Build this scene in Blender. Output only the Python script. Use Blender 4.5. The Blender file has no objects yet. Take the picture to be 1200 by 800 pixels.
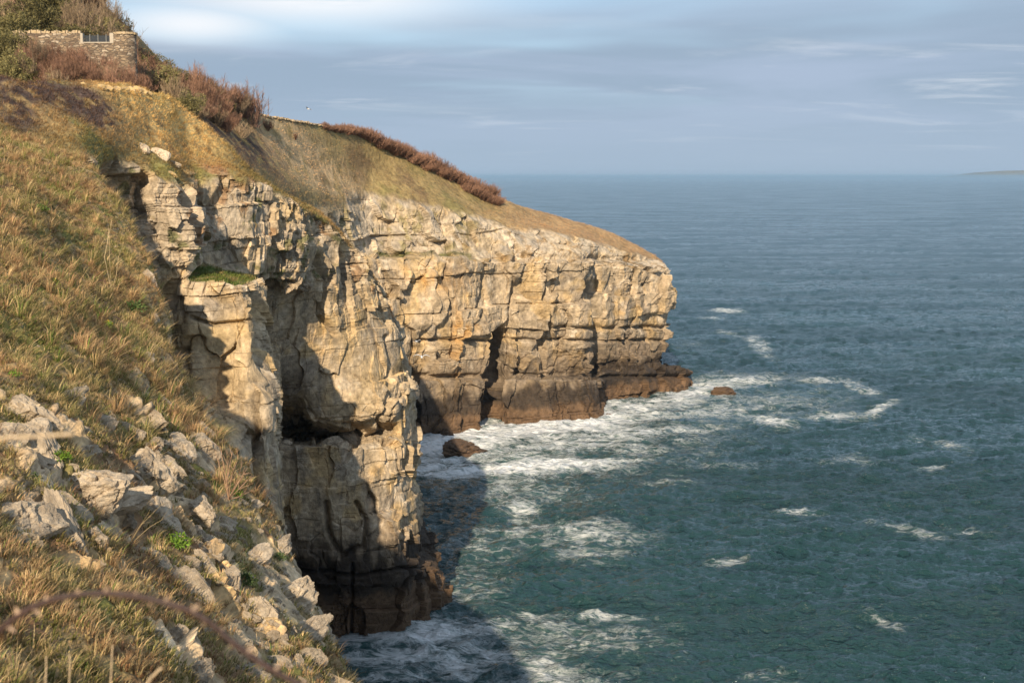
import bpy, math, random
import numpy as np
from mathutils import Vector, Matrix, Quaternion
from mathutils.bvhtree import BVHTree

random.seed(7)
RNG = np.random.default_rng(7)
scene = bpy.context.scene
COL = scene.collection
# ------------------------------------------------------------------ camera numbers
H = 36.0
F = 1667.0
TH = math.atan(193.0 / F)
CT, ST = math.cos(TH), math.sin(TH)

def pt(px, py, Y):
    x = (px - 600) / F; u = (400 - py) / F
    d = np.array([x, CT + u * ST, -ST + u * CT])
    return np.array([0, 0, H]) + d * (Y / d[1])

def ptz(px, z, Y):
    # point at height z, distance Y, seen at column px
    fwd = Y * CT - (z - H) * ST
    return np.array([(px - 600) / F * fwd, Y, z])

def sea_pt(px, py, z=0.0):
    x = (px - 600) / F; u = (400 - py) / F
    d = np.array([x, CT + u * ST, -ST + u * CT])
    return np.array([0, 0, H]) + d * ((z - H) / d[2])

def proj(P):
    X = P[..., 0]; Y = P[..., 1]; Z = P[..., 2] - H
    f = np.maximum(Y * CT - Z * ST, 0.05)
    up = Y * ST + Z * CT
    return 600 + X / f * F, 400 - up / f * F

# ------------------------------------------------------------------ noise
_pr = np.random.default_rng(1234)
PERM = _pr.permutation(1 << 12).astype(np.int64)
GR = _pr.normal(size=(1 << 12, 3)); GR /= np.linalg.norm(GR, axis=1)[:, None]
RV = _pr.random((1 << 12, 4))
M12 = (1 << 12) - 1

def hsh(*a):
    h = PERM[a[0] & M12]
    for b in a[1:]:
        h = PERM[(h + b) & M12]
    return h

def perlin(p, seed=0):
    p = np.asarray(p, dtype=np.float64) + seed * 17.31
    i = np.floor(p).astype(np.int64); f = p - i
    u = f * f * f * (f * (f * 6 - 15) + 10)
    r = 0
    for dx in (0, 1):
        hx = PERM[(i[..., 0] + dx) & M12]; wx = u[..., 0] if dx else 1 - u[..., 0]
        for dy in (0, 1):
            hy = PERM[(hx + i[..., 1] + dy) & M12]; wy = u[..., 1] if dy else 1 - u[..., 1]
            for dz in (0, 1):
                h = PERM[(hy + i[..., 2] + dz) & M12]; wz = u[..., 2] if dz else 1 - u[..., 2]
                g = GR[h]
                r = r + wx * wy * wz * (g[..., 0] * (f[..., 0] - dx) + g[..., 1] * (f[..., 1] - dy) + g[..., 2] * (f[..., 2] - dz))
    return r * 1.5

def fbm(p, oct=4, seed=0, gain=0.5):
    r = 0; a = 1.0; t = 0
    for k in range(oct):
        r = r + a * perlin(p * (2.03 ** k), seed + k); t += a; a *= gain
    return r / t * 1.3

def voronoi(p, seed=0, rel=False):
    p = np.asarray(p) + seed * 9.7
    i = np.floor(p).astype(np.int64)
    n = p.shape[0]
    F1 = np.full(n, 9.0); F2 = np.full(n, 9.0); ID = np.zeros(n, dtype=np.int64); REL = np.zeros((n, 3))
    for dx in (-1, 0, 1):
        for dy in (-1, 0, 1):
            for dz in (-1, 0, 1):
                c = i + np.array([dx, dy, dz])
                h = hsh(c[:, 0], c[:, 1], c[:, 2])
                q = c + 0.12 + 0.76 * RV[h, :3] - p
                d = np.sqrt((q * q).sum(1))
                m = d < F1
                F2 = np.where(m, F1, np.minimum(F2, d))
                ID = np.where(m, h, ID); F1 = np.where(m, d, F1)
                if rel: REL = np.where(m[:, None], -q, REL)
    if rel: return F1, F2 - F1, ID, REL
    return F1, F2 - F1, ID

def sstep(a, b, x):
    t = np.clip((x - a) / (b - a), 0, 1)
    return t * t * (3 - 2 * t)

def n1(x, seed):
    x = np.asarray(x) + seed * 3.77
    i = np.floor(x).astype(np.int64); f = x - i; f = f * f * (3 - 2 * f)
    return RV[hsh(i, np.full_like(i, seed)), 0] * (1 - f) + RV[hsh(i + 1, np.full_like(i, seed)), 0] * f

def brick(a, z, w, h, seed):
    zz = z / h + 0.55 * (n1(z / h * 0.9, seed) - 0.5)
    r = np.floor(zz).astype(np.int64); fr = zz - r
    hr = RV[hsh(r, np.full_like(r, seed + 5)), 1]
    aa = a / w + hr * 7.3
    aa = aa + 0.6 * (n1(aa * 0.9 + hr * 31, seed + 1) - 0.5)
    c = np.floor(aa).astype(np.int64); fc = aa - c
    hid = hsh(r, c, np.full_like(c, seed + 9))
    e = np.minimum(fc, 1 - fc) * w
    return hr, RV[hid, 2], e, np.minimum(fr, 1 - fr) * h, RV[hid, 3], fr

# ------------------------------------------------------------------ lofting
def pchip(Y, t):
    n = Y.shape[0]
    d = Y[1:] - Y[:-1]
    m = np.zeros_like(Y)
    a, b = d[:-1], d[1:]
    with np.errstate(divide='ignore', invalid='ignore'):
        hm = np.where(a * b > 0, 2 * a * b / (a + b), 0.0)
    m[1:-1] = hm
    m[0] = d[0]; m[-1] = d[-1]
    k = np.clip(np.floor(t).astype(int), 0, n - 2); f = t - k
    sh = (-1,) + (1,) * (Y.ndim - 1)
    f = f.reshape(sh)
    h00 = 2 * f**3 - 3 * f**2 + 1; h10 = f**3 - 2 * f**2 + f
    h01 = -2 * f**3 + 3 * f**2; h11 = f**3 - f**2
    return h00 * Y[k] + h10 * m[k] + h01 * Y[k + 1] + h11 * m[k + 1]

def lin(Y, t):
    n = Y.shape[0]
    k = np.clip(np.floor(t).astype(int), 0, n - 2); f = (t - k).reshape((-1,) + (1,) * (Y.ndim - 1))
    return Y[k] * (1 - f) + Y[k + 1] * f

def samples(wts):
    out = []
    for i, w in enumerate(wts):
        out.append(i + np.arange(w) / w)
    out.append(np.array([len(wts)]))
    return np.concatenate(out)

def normals_of(S):
    du = np.gradient(S, axis=1); dv = np.gradient(S, axis=0)
    n = np.cross(dv, du)
    n /= np.maximum(np.linalg.norm(n, axis=-1, keepdims=True), 1e-9)
    return n

def blur(A, k, it=1):
    for _ in range(it):
        for ax in (0, 1):
            B = np.concatenate([np.repeat(np.take(A, [0], ax), k, ax), A, np.repeat(np.take(A, [-1], ax), k, ax)], ax)
            c = np.cumsum(B, axis=ax)
            z = np.zeros_like(np.take(c, [0], ax))
            c = np.concatenate([z, c], ax)
            n = A.shape[ax]; w = 2 * k + 1
            A = (np.take(c, np.arange(w, w + n), ax) - np.take(c, np.arange(0, n), ax)) / w
    return A

def mesh_np(name, V, faces, mats=(), smooth=True, colors=None, attrs=None):
    """faces: (n,3) or (n,4) int array"""
    me = bpy.data.meshes.new(name)
    V = np.ascontiguousarray(V, dtype=np.float32).reshape(-1, 3)
    faces = np.ascontiguousarray(faces, dtype=np.int32)
    n, k = faces.shape
    me.vertices.add(len(V)); me.vertices.foreach_set('co', V.ravel())
    me.loops.add(n * k); me.loops.foreach_set('vertex_index', faces.ravel())
    me.polygons.add(n)
    me.polygons.foreach_set('loop_start', np.arange(0, n * k, k, dtype=np.int32))
    me.polygons.foreach_set('loop_total', np.full(n, k, dtype=np.int32))
    me.update(calc_edges=True)
    me.polygons.foreach_set('use_smooth', np.full(n, smooth))
    if colors is not None:
        at = me.color_attributes.new('Col', 'FLOAT_COLOR', 'POINT')
        c = np.ones((len(V), 4), dtype=np.float32); c[:, :3] = np.asarray(colors).reshape(-1, 3)
        at.data.foreach_set('color', c.ravel())
    for nm, a in (attrs or {}).items():
        at = me.attributes.new(nm, 'FLOAT', 'POINT')
        at.data.foreach_set('value', np.ascontiguousarray(a, dtype=np.float32).ravel())
    for m in mats: me.materials.append(m)
    me.update()
    return me

def grid_faces(R, C):
    i = np.arange(R - 1)[:, None] * C + np.arange(C - 1)[None]
    return np.stack([i, i + C, i + C + 1, i + 1], -1).reshape(-1, 4)

def link(name, me, parent=None):
    o = bpy.data.objects.new(name, me); COL.objects.link(o)
    if parent: o.parent = parent
    return o

def tag(o, label=None, cat=None, group=None, kind=None):
    if label: o['label'] = label
    if cat: o['category'] = cat
    if group: o['group'] = group
    if kind: o['kind'] = kind
    return o

# ------------------------------------------------------------------ materials
class NT:
    def __init__(s, name):
        s.m = bpy.data.materials.new(name); s.m.use_nodes = True
        s.t = s.m.node_tree; s.b = s.t.nodes['Principled BSDF']
        s.out = s.t.nodes['Material Output']
    def n(s, typ, **kw):
        nd = s.t.nodes.new(typ)
        for k, v in kw.items():
            if k.startswith('i_'): nd.inputs[k[2:].replace('_', ' ')].default_value = v
            else: setattr(nd, k, v)
        return nd
    def l(s, a, b): s.t.links.new(a, b)
    def noise(s, vec, scale, detail=4, rough=0.55, dist=0.0):
        nd = s.n('ShaderNodeTexNoise'); nd.inputs['Scale'].default_value = scale
        nd.inputs['Detail'].default_value = detail; nd.inputs['Roughness'].default_value = rough
        nd.inputs['Distortion'].default_value = dist
        if vec is not None: s.l(vec, nd.inputs['Vector'])
        return nd.outputs['Fac']
    def math(s, op, a, b=None, c=None):
        nd = s.n('ShaderNodeMath', operation=op)
        for i, v in enumerate((a, b, c)):
            if v is None: continue
            if isinstance(v, (int, float)): nd.inputs[i].default_value = v
            else: s.l(v, nd.inputs[i])
        return nd.outputs[0]
    def ramp(s, f, a, b, lo=0.0, hi=1.0):
        nd = s.n('ShaderNodeMapRange'); nd.interpolation_type = 'SMOOTHSTEP'
        s.l(f, nd.inputs[0])
        for k, v in zip((1, 2, 3, 4), (a, b, lo, hi)): nd.inputs[k].default_value = v
        return nd.outputs[0]
    def mix(s, f, a, b, mode='MIX'):
        nd = s.n('ShaderNodeMix', data_type='RGBA', blend_type=mode)
        for i, v in zip((0, 6, 7), (f, a, b)):
            if isinstance(v, (int, float)): nd.inputs[i].default_value = v
            elif isinstance(v, tuple): nd.inputs[i].default_value = v + (1,) if len(v) == 3 else v
            else: s.l(v, nd.inputs[i])
        return nd.outputs[2]
    def bump(s, h, strength, dist, prev=None):
        nd = s.n('ShaderNodeBump'); nd.inputs['Strength'].default_value = strength
        nd.inputs['Distance'].default_value = dist; s.l(h, nd.inputs['Height'])
        if prev is not None: s.l(prev, nd.inputs['Normal'])
        return nd.outputs[0]

def mat_terrain(name, fine):
    """albedo comes from the surface's own colour attribute; noise adds the grain. fine = grain size in metres"""
    t = NT(name); pos = t.n('ShaderNodeTexCoord').outputs['Object']
    col = t.n('ShaderNodeAttribute', attribute_name='Col').outputs['Color']
    rk = t.n('ShaderNodeAttribute', attribute_name='rock').outputs['Fac']
    n_a = t.noise(pos, 0.5 / fine, 6, 0.65); n_b = t.noise(pos, 0.11 / fine, 5, 0.6)
    f = t.math('ADD', t.ramp(n_a, 0.25, 0.75, 0.62, 1.38), t.ramp(n_b, 0.3, 0.7, -0.18, 0.18))
    cc = t.n('ShaderNodeVectorMath', operation='SCALE'); t.l(col, cc.inputs[0]); t.l(f, cc.inputs['Scale'])
    # lichen / warm flecks on the stone
    n_c = t.noise(pos, 0.23 / fine, 5, 0.7, 0.6)
    fl = t.math('MULTIPLY', t.ramp(n_c, 0.6, 0.72), rk)
    c2 = t.mix(t.math('MULTIPLY', fl, 0.45), cc.outputs[0], t.mix(1.0, cc.outputs[0], (0.62, 0.52, 0.42), 'MULTIPLY'))
    t.l(c2, t.b.inputs['Base Color'])
    t.b.inputs['Roughness'].default_value = 0.92
    t.b.inputs['Specular IOR Level'].default_value = 0.25
    vo = t.n('ShaderNodeTexVoronoi', feature='DISTANCE_TO_EDGE'); vo.inputs['Scale'].default_value = 0.3 / fine
    mp = t.n('ShaderNodeMapping'); mp.inputs['Scale'].default_value = (1, 1, 1.7)
    wv = t.n('ShaderNodeTexNoise'); wv.inputs['Scale'].default_value = 0.1 / fine; t.l(pos, wv.inputs['Vector'])
    ad = t.n('ShaderNodeVectorMath', operation='MULTIPLY_ADD'); t.l(wv.outputs['Color'], ad.inputs[0]); ad.inputs[1].default_value = (fine * 4,) * 3; t.l(pos, ad.inputs[2])
    t.l(ad.outputs[0], mp.inputs[0]); t.l(mp.outputs[0], vo.inputs['Vector'])
    crack = t.math('MULTIPLY', t.ramp(vo.outputs['Distance'], 0.0, 0.07), rk)
    h = t.math('ADD', t.math('MULTIPLY', crack, 0.06), t.math('ADD', n_a, t.math('MULTIPLY', n_b, 0.4)))
    t.l(t.bump(h, 0.6, fine * 1.5), t.b.inputs['Normal'])
    return t.m

def mat_rock(name, base=(0.62, 0.505, 0.365), dark=(0.39, 0.31, 0.22), warm=(0.55, 0.37, 0.19), s=1.0, warmth=0.3):
    t = NT(name); pos = t.n('ShaderNodeTexCoord').outputs['Object']
    info = t.n('ShaderNodeObjectInfo').outputs['Random']
    off = t.n('ShaderNodeVectorMath', operation='ADD'); t.l(pos, off.inputs[0])
    cb = t.n('ShaderNodeCombineXYZ'); t.l(t.math('MULTIPLY', info, 37.0), cb.inputs[0]); t.l(cb.outputs[0], off.inputs[1])
    pos = off.outputs[0]
    a = t.noise(pos, 1.7 * s, 6, 0.62); b = t.noise(pos, 6 * s, 6, 0.7, 0.3); c = t.noise(pos, 24 * s, 4, 0.7)
    col = t.mix(t.ramp(a, 0.38, 0.66), base, dark)
    col = t.mix(t.math('MULTIPLY', t.ramp(b, 0.52, 0.7), warmth), col, warm)
    col = t.mix(t.math('MULTIPLY', t.ramp(c, 0.58, 0.75), 0.3), col, (0.22, 0.18, 0.14))
    tone = t.math('ADD', t.ramp(b, 0.25, 0.75, 0.8, 1.15), t.math('MULTIPLY', t.math('SUBTRACT', info, 0.5), 0.3))
    sc = t.n('ShaderNodeVectorMath', operation='SCALE'); t.l(col, sc.inputs[0]); t.l(tone, sc.inputs['Scale'])
    t.l(sc.outputs[0], t.b.inputs['Base Color']); t.b.inputs['Roughness'].default_value = 0.9
    t.b.inputs['Specular IOR Level'].default_value = 0.25
    h = t.math('ADD', b, t.math('MULTIPLY', c, 0.4))
    t.l(t.bump(h, 0.8, 0.06 / s), t.b.inputs['Normal'])
    return t.m

def mat_attr(name, rough=0.8, trans=0.0, var=0.25):
    t = NT(name)
    col = t.n('ShaderNodeAttribute', attribute_name='Col').outputs['Color']
    info = t.n('ShaderNodeObjectInfo').outputs['Random']
    pos = t.n('ShaderNodeTexCoord').outputs['Object']
    nz = t.noise(pos, 3.0, 3)
    f = t.math('ADD', t.ramp(nz, 0.3, 0.7, 1 - var, 1 + var), t.math('MULTIPLY', t.math('SUBTRACT', info, 0.5), 0.6))
    sc = t.n('ShaderNodeVectorMath', operation='SCALE'); t.l(col, sc.inputs[0]); t.l(f, sc.inputs['Scale'])
    t.l(sc.outputs[0], t.b.inputs['Base Color'])
    t.b.inputs['Roughness'].default_value = rough; t.b.inputs['Specular IOR Level'].default_value = 0.2
    if trans:
        tr = t.n('ShaderNodeBsdfTranslucent'); t.l(sc.outputs[0], tr.inputs['Color'])
        mx = t.n('ShaderNodeMixShader'); mx.inputs[0].default_value = trans
        t.l(t.b.outputs[0], mx.inputs[1]); t.l(tr.outputs[0], mx.inputs[2]); t.l(mx.outputs[0], t.out.inputs[0])
    return t.m

def mat_plain(name, c, rough=0.7, var=0.2, scale=20, metal=0.0):
    t = NT(name); pos = t.n('ShaderNodeTexCoord').outputs['Object']
    nz = t.noise(pos, scale, 5, 0.6)
    col = t.mix(nz, tuple(x * (1 - var) for x in c), tuple(min(1, x * (1 + var)) for x in c))
    t.l(col, t.b.inputs['Base Color']); t.b.inputs['Roughness'].default_value = rough
    t.b.inputs['Metallic'].default_value = metal
    t.l(t.bump(nz, 0.4, 0.3 / scale), t.b.inputs['Normal'])
    return t.m

M_FAR = mat_terrain('far_cliff_ground', 0.35)
M_NEAR = mat_terrain('near_cliff_ground', 0.2)
M_FORE = mat_terrain('slope_ground', 0.05)
M_ROCK = mat_rock('limestone')
M_ROCKL = mat_rock('lichened_limestone', base=(0.6, 0.42, 0.17), warm=(0.6, 0.34, 0.06), warmth=0.9, s=1.5)
M_SEAROCK = mat_rock('wet_rock', base=(0.12, 0.075, 0.045), dark=(0.06, 0.04, 0.028), warm=(0.2, 0.11, 0.05), s=0.6)
M_GRASS = mat_attr('grass_blades', 0.75, 0.25, 0.2)
M_TWIG = mat_attr('twigs', 0.85, 0.0, 0.3)
M_LEAF = mat_attr('leaves', 0.6, 0.25, 0.3)

# ------------------------------------------------------------------ control nets
def net(cols, conv):
    return np.array([[conv(e) for e in c] for c in cols]).transpose(1, 0, 2)

def cv(e):
    if e[0] == 'z': return ptz(e[1], e[2], e[3])
    if e[0] == 'w': return np.array(e[1:], float)
    return pt(*e)

Z = 'z'
# far headland: rows  back, skyline, mid slope, lip, ledge back, face top, face mid, face low, platform edge, sea, under water
def fcol(sky, mid, lip, lb, ft, fm, fl, pl, base):
    s = cv(sky)
    back = ('w', s[0] + 4, s[1] + 30, s[2] - 9)
    b = cv(base)
    return [back, sky, mid, lip, lb, ft, fm, fl, pl, base, ('w', b[0] + 0.6, b[1] - 0.8, -4)]

FC = [
 fcol((-220,-120,170), (-180,60,130), (-180,110,116), (Z,-180,30,113), (Z,-180,28,112), (Z,-180,18,111), (Z,-180,8,110), (Z,-180,5,109), (Z,-180,0,108)),
 fcol((20,-45,160), (20,60,132), (20,104,120), (Z,20,30,117), (Z,20,28,116), (Z,20,18,115), (Z,20,8,115), (Z,20,5,115), (Z,20,0,115)),
 fcol((118,6,156), (113,82,136), (110,108,123), (Z,110,30,122), (Z,110,28,121), (Z,110,18,121), (Z,110,8,121), (Z,110,5,121), (Z,110,0,121)),
 fcol((170,86,152), (165,101,139), (162,118,127), (Z,165,30,127), (Z,165,28,127), (Z,165,18,127), (Z,165,8,127), (Z,165,5,127), (Z,165,0,127)),
 fcol((232,112,160), (228,130,147), (222,150,132), (Z,230,30,133), (Z,230,28,133), (Z,230,18,133), (Z,230,8,133), (Z,230,5,133), (Z,230,0,133)),
 fcol((318,136,176), (308,168,166), (300,212,152), (Z,300,28,151), (Z,300,26,151), (Z,300,18,151), (Z,300,8,151), (Z,300,5,151), (Z,300,0,151)),
 fcol((395,149,200), (384,190,192), (392,234,188), (Z,398,26,186), (Z,400,24,186), (Z,402,17,186), (Z,404,8,186), (Z,404,5,186), (Z,404,0,186)),
 fcol((450,168,212), (440,200,208), (428,232,202), (432,298,198), (434,306,195), (440,375,194), (446,440,194), (448,448,193), (Z,448,0,192)),
 fcol((500,190,223), (490,212,214), (480,237,207), (480,298,203), (480,306,199), (482,375,198), (484,440,199), (484,448,197), (Z,484,0,196)),
 fcol((545,213,231), (535,228,221), (530,245,213), (532,300,207), (532,307,203), (532,375,202), (532,440,203), (533,447,200.5), (Z,532,0,199.5)),
 fcol((588,233,237), (575,245,227), (570,256,218), (572,301,211), (572,308,207), (573,375,207), (573,438,208), (574,446,204), (Z,570,0,203)),
 fcol((604,239,239), (592,249,229), (586,260,220), (586,302,213), (586,308,210), (584,375,210.5), (584,438,212), (583,446,210), (Z,582,0,209)),
 fcol((625,246,241), (612,255,231), (605,265,222), (605,302,215), (605,308,211.5), (603,375,211.5), (600,438,212.5), (590,443,206), (Z,590,0,205)),
 fcol((655,254,244), (650,263,235), (648,272,226), (648,303,219), (648,308,216), (650,375,216.5), (652,438,219), (655,443,209), (Z,655,0,208)),
 fcol((692,264,247), (690,272,240), (686,280,232), (688,304,223), (688,309,220), (690,375,221), (692,437,224), (703,443,215), (Z,703,0,213)),
 fcol((708,269,249), (704,277,243), (700,285,236), (699,306,230), (698,312,228), (698,375,229.5), (700,434,232), (708,438,227), (Z,708,0,226)),
 fcol((752,290,252), (750,294,249), (748,298,245), (748,311,239), (748,316,237), (750,380,238), (750,430,240), (760,432,235), (Z,758,0,233)),
 fcol((772,303,257), (776,307,255), (779,311,252), (781,316,247), (786,324,244), (778,380,246), (768,430,248), (812,436,247), (Z,808,0,245)),
 fcol((762,308,270), (766,311,270), (770,316,269), (774,321,267), (778,328,265), (770,385,264), (760,430,264), (790,437,266), (Z,788,0,267)),
 fcol((Z,690,20.5,292), (Z,692,20,291), (Z,694,19,290), (Z,695,18,289), (Z,696,17,288), (Z,697,10,288), (Z,697,4,288), (Z,700,2,289), (Z,700,0,290)),
 fcol((Z,550,27,312), (Z,550,26,311), (Z,551,25,310), (Z,551,23,309), (Z,552,22,308), (Z,553,14,308), (Z,553,6,308), (Z,553,3,309), (Z,553,0,310)),
]

# near bay: rows back, crest, upper mid, lip, shelf back, shelf edge, face mid, cave top, cave back, ledge front, lower, tidal, sea, under water
def ncol(*rows):
    s = cv(rows[0]); b = cv(rows[-1])
    return [('w', s[0] - 1.5, s[1] + 9, s[2] - 5)] + list(rows) + [('w', b[0] + 0.5, b[1] - 0.7, -4)]

def down(px, Y, zs, k=0.0):
    return [(Z, px + k * i, z, Y) for i, z in enumerate(zs)]

NC = [
 ncol((-260,52,62), (-260,110,56), (-260,170,52), (Z,-240,33,50), (Z,-240,31,49), *down(-240,49,(26,22,20,15,9,5,0))),
 ncol((-60,85,74), (-60,130,68), (-40,185,63), (Z,-40,33,60), (Z,-40,31,58), *down(-40,58,(26,22,20,15,9,5,0))),
 ncol((20,93,80), (30,140,74), (50,190,69), (60,260,67), (70,300,66), *down(80,66,(26,22,20,15,9,5,0))),
 ncol((75,96,84), (85,142,78), (95,190,73), (115,250,71.5), (130,310,71), *down(150,71,(26,22,20,15,9,5,0), 2)),
 ncol((120,99,87), (130,142,82), (132,190,80), (142,250,79.5), (155,320,79), *down(172,79,(26,22,20,15,9,5,0), 2)),
 ncol((165,107,92), (172,150,88), (165,205,82.5), (180,290,82.3), (190,335,82.3), (197,385,82.5), (Z,190,25.5,79), (Z,200,22,77.5), (Z,210,15,77), (Z,216,9,77), (Z,222,5,77), (Z,228,0,77)),  # this and following buttress columns: unseen lower step, shaped to cast shade
 ncol((188,112,95), (192,155,91), (205,218,84.5), (218,290,84.5), (212,325,84), (212,400,84.3), (Z,216,23.5,82), (Z,220,21.8,78), (Z,236,15,78), (Z,246,9,78), (Z,256,5,78), (Z,266,0,78)),
 ncol((205,121,98), (210,165,95), (228,214,91.5), (232,300,91), (225,333,83.5), (225,400,83), (Z,238,23,82), (Z,248,21,78.5), (Z,256,14,78), (Z,262,9,78), (Z,270,5,78), (Z,280,0,78)),
 ncol((238,147,101), (245,180,98), (265,212,93.5), (262,312,93), (258,333,83.8), (260,400,83.5), (Z,270,23,83), (Z,276,20.2,79), (Z,284,13,79), (Z,290,9,79), (Z,296,5,79), (Z,304,0,80)),
 ncol((262,172,103), (282,198,99), (292,216,95.2), (290,322,94.7), (286,333,84.5), (293,400,83.5), (Z,309,22.5,81.5), (Z,317,18,80), (Z,322,12,79), (Z,326,9,79), (Z,330,5,79), (Z,334,0,80)),
 ncol((272,182,104), (292,203,101), (308,220,97.2), (306,326,96.5), (304,336,90), (311,400,89), (Z,319,22,88), (Z,322,20,87), (Z,325,15,86), (Z,330,9,86), (Z,334,5,86), (Z,338,0,86)),
 ncol((292,200,106), (310,214,103.5), (330,226,100), (324,328,99), (318,337,101.5), (318,410,104), (322,455,108), (322,512,114), (318,526,105.5), (322,650,106), (328,700,107), (332,765,107.5)),
 ncol((330,226,104.8), (342,234,103.6), (350,244,102.3), (348,328,101.5), (346,345,104.5), (350,410,106.5), (352,450,107.5), (352,512,119), (340,526,105.5), (348,650,107), (355,700,108), (362,760,108.5)),
 ncol((352,236,108), (360,244,106.8), (366,252,105.3), (368,328,104.8), (368,350,106), (370,420,107.5), (376,485,108), (376,512,119), (374,524,105.3), (382,650,107), (390,700,108), (396,757,109)),
 ncol((376,252,111), (384,258,110), (390,266,109), (398,328,108.3), (400,350,108.6), (404,420,109), (410,492,108), (412,510,117), (406,524,106.2), (416,650,107.3), (422,700,108.2), (428,755,109.5)),
 ncol((402,278,115.5), (407,284,115), (413,294,114), (425,335,112.5), (428,360,112), (434,420,111), (444,486,109.5), (444,505,113), (440,524,108.2), (452,650,107.8), (456,700,109), (462,750,110.5)),
 ncol((420,304,118), (426,312,117.5), (436,330,117), (448,358,115.8), (455,380,115), (462,430,113.5), (468,478,112), (470,505,111.5), (472,525,110.3), (478,645,110), (484,690,111), (490,741,112)),
 ncol((428,314,122), (436,326,122), (449,347,121), (463,376,120.5), (470,398,120), (478,435,119), (485,470,118), (488,500,117.5), (489,525,117), (487,652,117), (515,666,117.5), (519,727,116.5)),
 ncol((Z,425,25,134), (Z,432,24.5,133), (Z,440,24,132), (Z,452,23,131), (Z,456,21.5,130), (Z,462,19,129), (Z,468,17,128), (Z,470,15.5,128), (Z,472,14,128), (Z,475,9,127), (Z,490,5,127), (Z,495,0,127)),
 ncol((Z,404,28,160), (Z,408,27,159), (Z,412,26,158), (Z,418,24,157), (Z,420,22,156), (Z,424,19,155), (Z,430,17,155), (Z,432,15.5,155), (Z,434,14,155), (Z,438,9,155), (Z,440,5,155), (Z,445,0,155)),
 ncol((Z,385,24,186), (Z,388,23.5,185), (Z,392,23,184), (Z,396,22,183), (Z,400,21,183), (Z,404,19,183), (Z,408,17,183), (Z,410,15.5,183), (Z,412,14,183), (Z,416,9,183), (Z,420,5,183), (Z,425,0,183)),
]

def lerp3(a, b, m):
    return a * (1 - m[..., None]) + b * m[..., None]

def C3(*c): return np.array(c, float)

def build_surface(ctrl, cw, rw, warp=0.0):
    u = samples(cw); v = samples(rw)
    S = pchip(ctrl, v)                       # rows
    S = pchip(S.transpose(1, 0, 2), u).transpose(1, 0, 2)
    return S, u, v

def along(S, row):
    d = np.linalg.norm(np.diff(S[row], axis=0), axis=1)
    return np.concatenate([[0], np.cumsum(d)])

def rock_disp(P, a, sc, seed, bed=1.0):
    """displacement along the face normal (m) of jointed, bedded limestone; sc scales block size"""
    n = P.shape[0]
    w1 = perlin(P / (9 * sc), seed); w2 = perlin(P / (2.2 * sc), seed + 3)
    z = P[:, 2] + 0.7 * sc * w1 + 0.10 * sc * w2
    aa = a + 1.6 * sc * w1 + 0.5 * sc * w2
    hr1, hb1, e1, ez1, t1, fr1 = brick(aa, z, 7.0 * sc, 3.6 * sc, seed)
    hr2, hb2, e2, ez2, t2, fr2 = brick(aa + 0.3 * w2, z + 3.1, 2.3 * sc, 1.25 * sc, seed + 20)
    hr3, hb3, e3, ez3, t3, fr3 = brick(aa * 1.0 + 0.2 * w2, z + 7.7, 0.8 * sc, 0.42 * sc, seed + 40)
    region = sstep(-0.05, 0.42, perlin(P / (6 * sc), seed + 7))       # where small blocks show
    smooth = sstep(-0.1, 0.4, perlin(P / (8 * sc), seed + 11))
    gate = sstep(-0.15, 0.3, perlin(P * np.array([.6, .6, 1]) / (3.5 * sc), seed + 13))
    d = 0.75 * sc * (hb1 - 0.5) + 0.5 * sc * bed * (hr1 - 0.5)
    d += (0.30 * (hb2 - 0.5) + 0.20 * bed * (hr2 - 0.5)) * sc * (1 - 0.75 * smooth)
    d += 0.15 * (hb3 - 0.5) * sc * region
    gateh = sstep(0.0, 0.35, perlin(P * np.array([.35, .35, 1.2]) / (3.0 * sc), seed + 15))
    d -= 0.34 * sc * np.exp(-(e1 / (0.08 * sc))**2) * (0.35 + 0.65 * gate)
    d -= 0.30 * sc * np.exp(-(ez1 / (0.07 * sc))**2) * gateh
    d -= 0.14 * sc * np.exp(-(e2 / (0.05 * sc))**2) * (1 - smooth) * gate
    d -= 0.14 * sc * np.exp(-(ez2 / (0.05 * sc))**2) * (1 - smooth) * gateh
    d -= 0.06 * sc * np.exp(-(np.minimum(e3, ez3) / (0.04 * sc))**2) * region
    Qw = 0.22 * perlin(P / (1.6 * sc), seed + 2)[:, None]
    Q = P / (4.0 * sc) * np.array([1.3, 1.3, 0.62]) + Qw * 0.6
    f1, ed, cid, rel = voronoi(Q, seed, True)
    tl = RV[cid][:, :3] - 0.5
    d += 2.6 * sc * (rel * tl).sum(1) + 0.6 * sc * (RV[cid, 3] - 0.5)
    d -= 0.22 * sc * np.exp(-(ed / 0.03)**2) * gate
    Q = P / (1.25 * sc) * np.array([1.15, 1.15, 0.7]) + Qw * 0.7
    f1, ed, cid, rel = voronoi(Q, seed + 1, True)
    tl = RV[cid][:, :3] - 0.5
    k2 = (0.10 + 0.75 * region)
    d += (0.95 * sc * (rel * tl).sum(1) + 0.26 * sc * (RV[cid, 3] - 0.5)) * k2
    d -= 0.09 * sc * np.exp(-(ed / 0.05)**2) * k2 * gate
    d += 0.9 * sc * perlin(P / (13 * sc), seed + 5) + 0.06 * sc * fbm(P / (0.8 * sc), 4, seed + 6)
    return d, hb1, hb2, RV[cid, 1]

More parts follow.
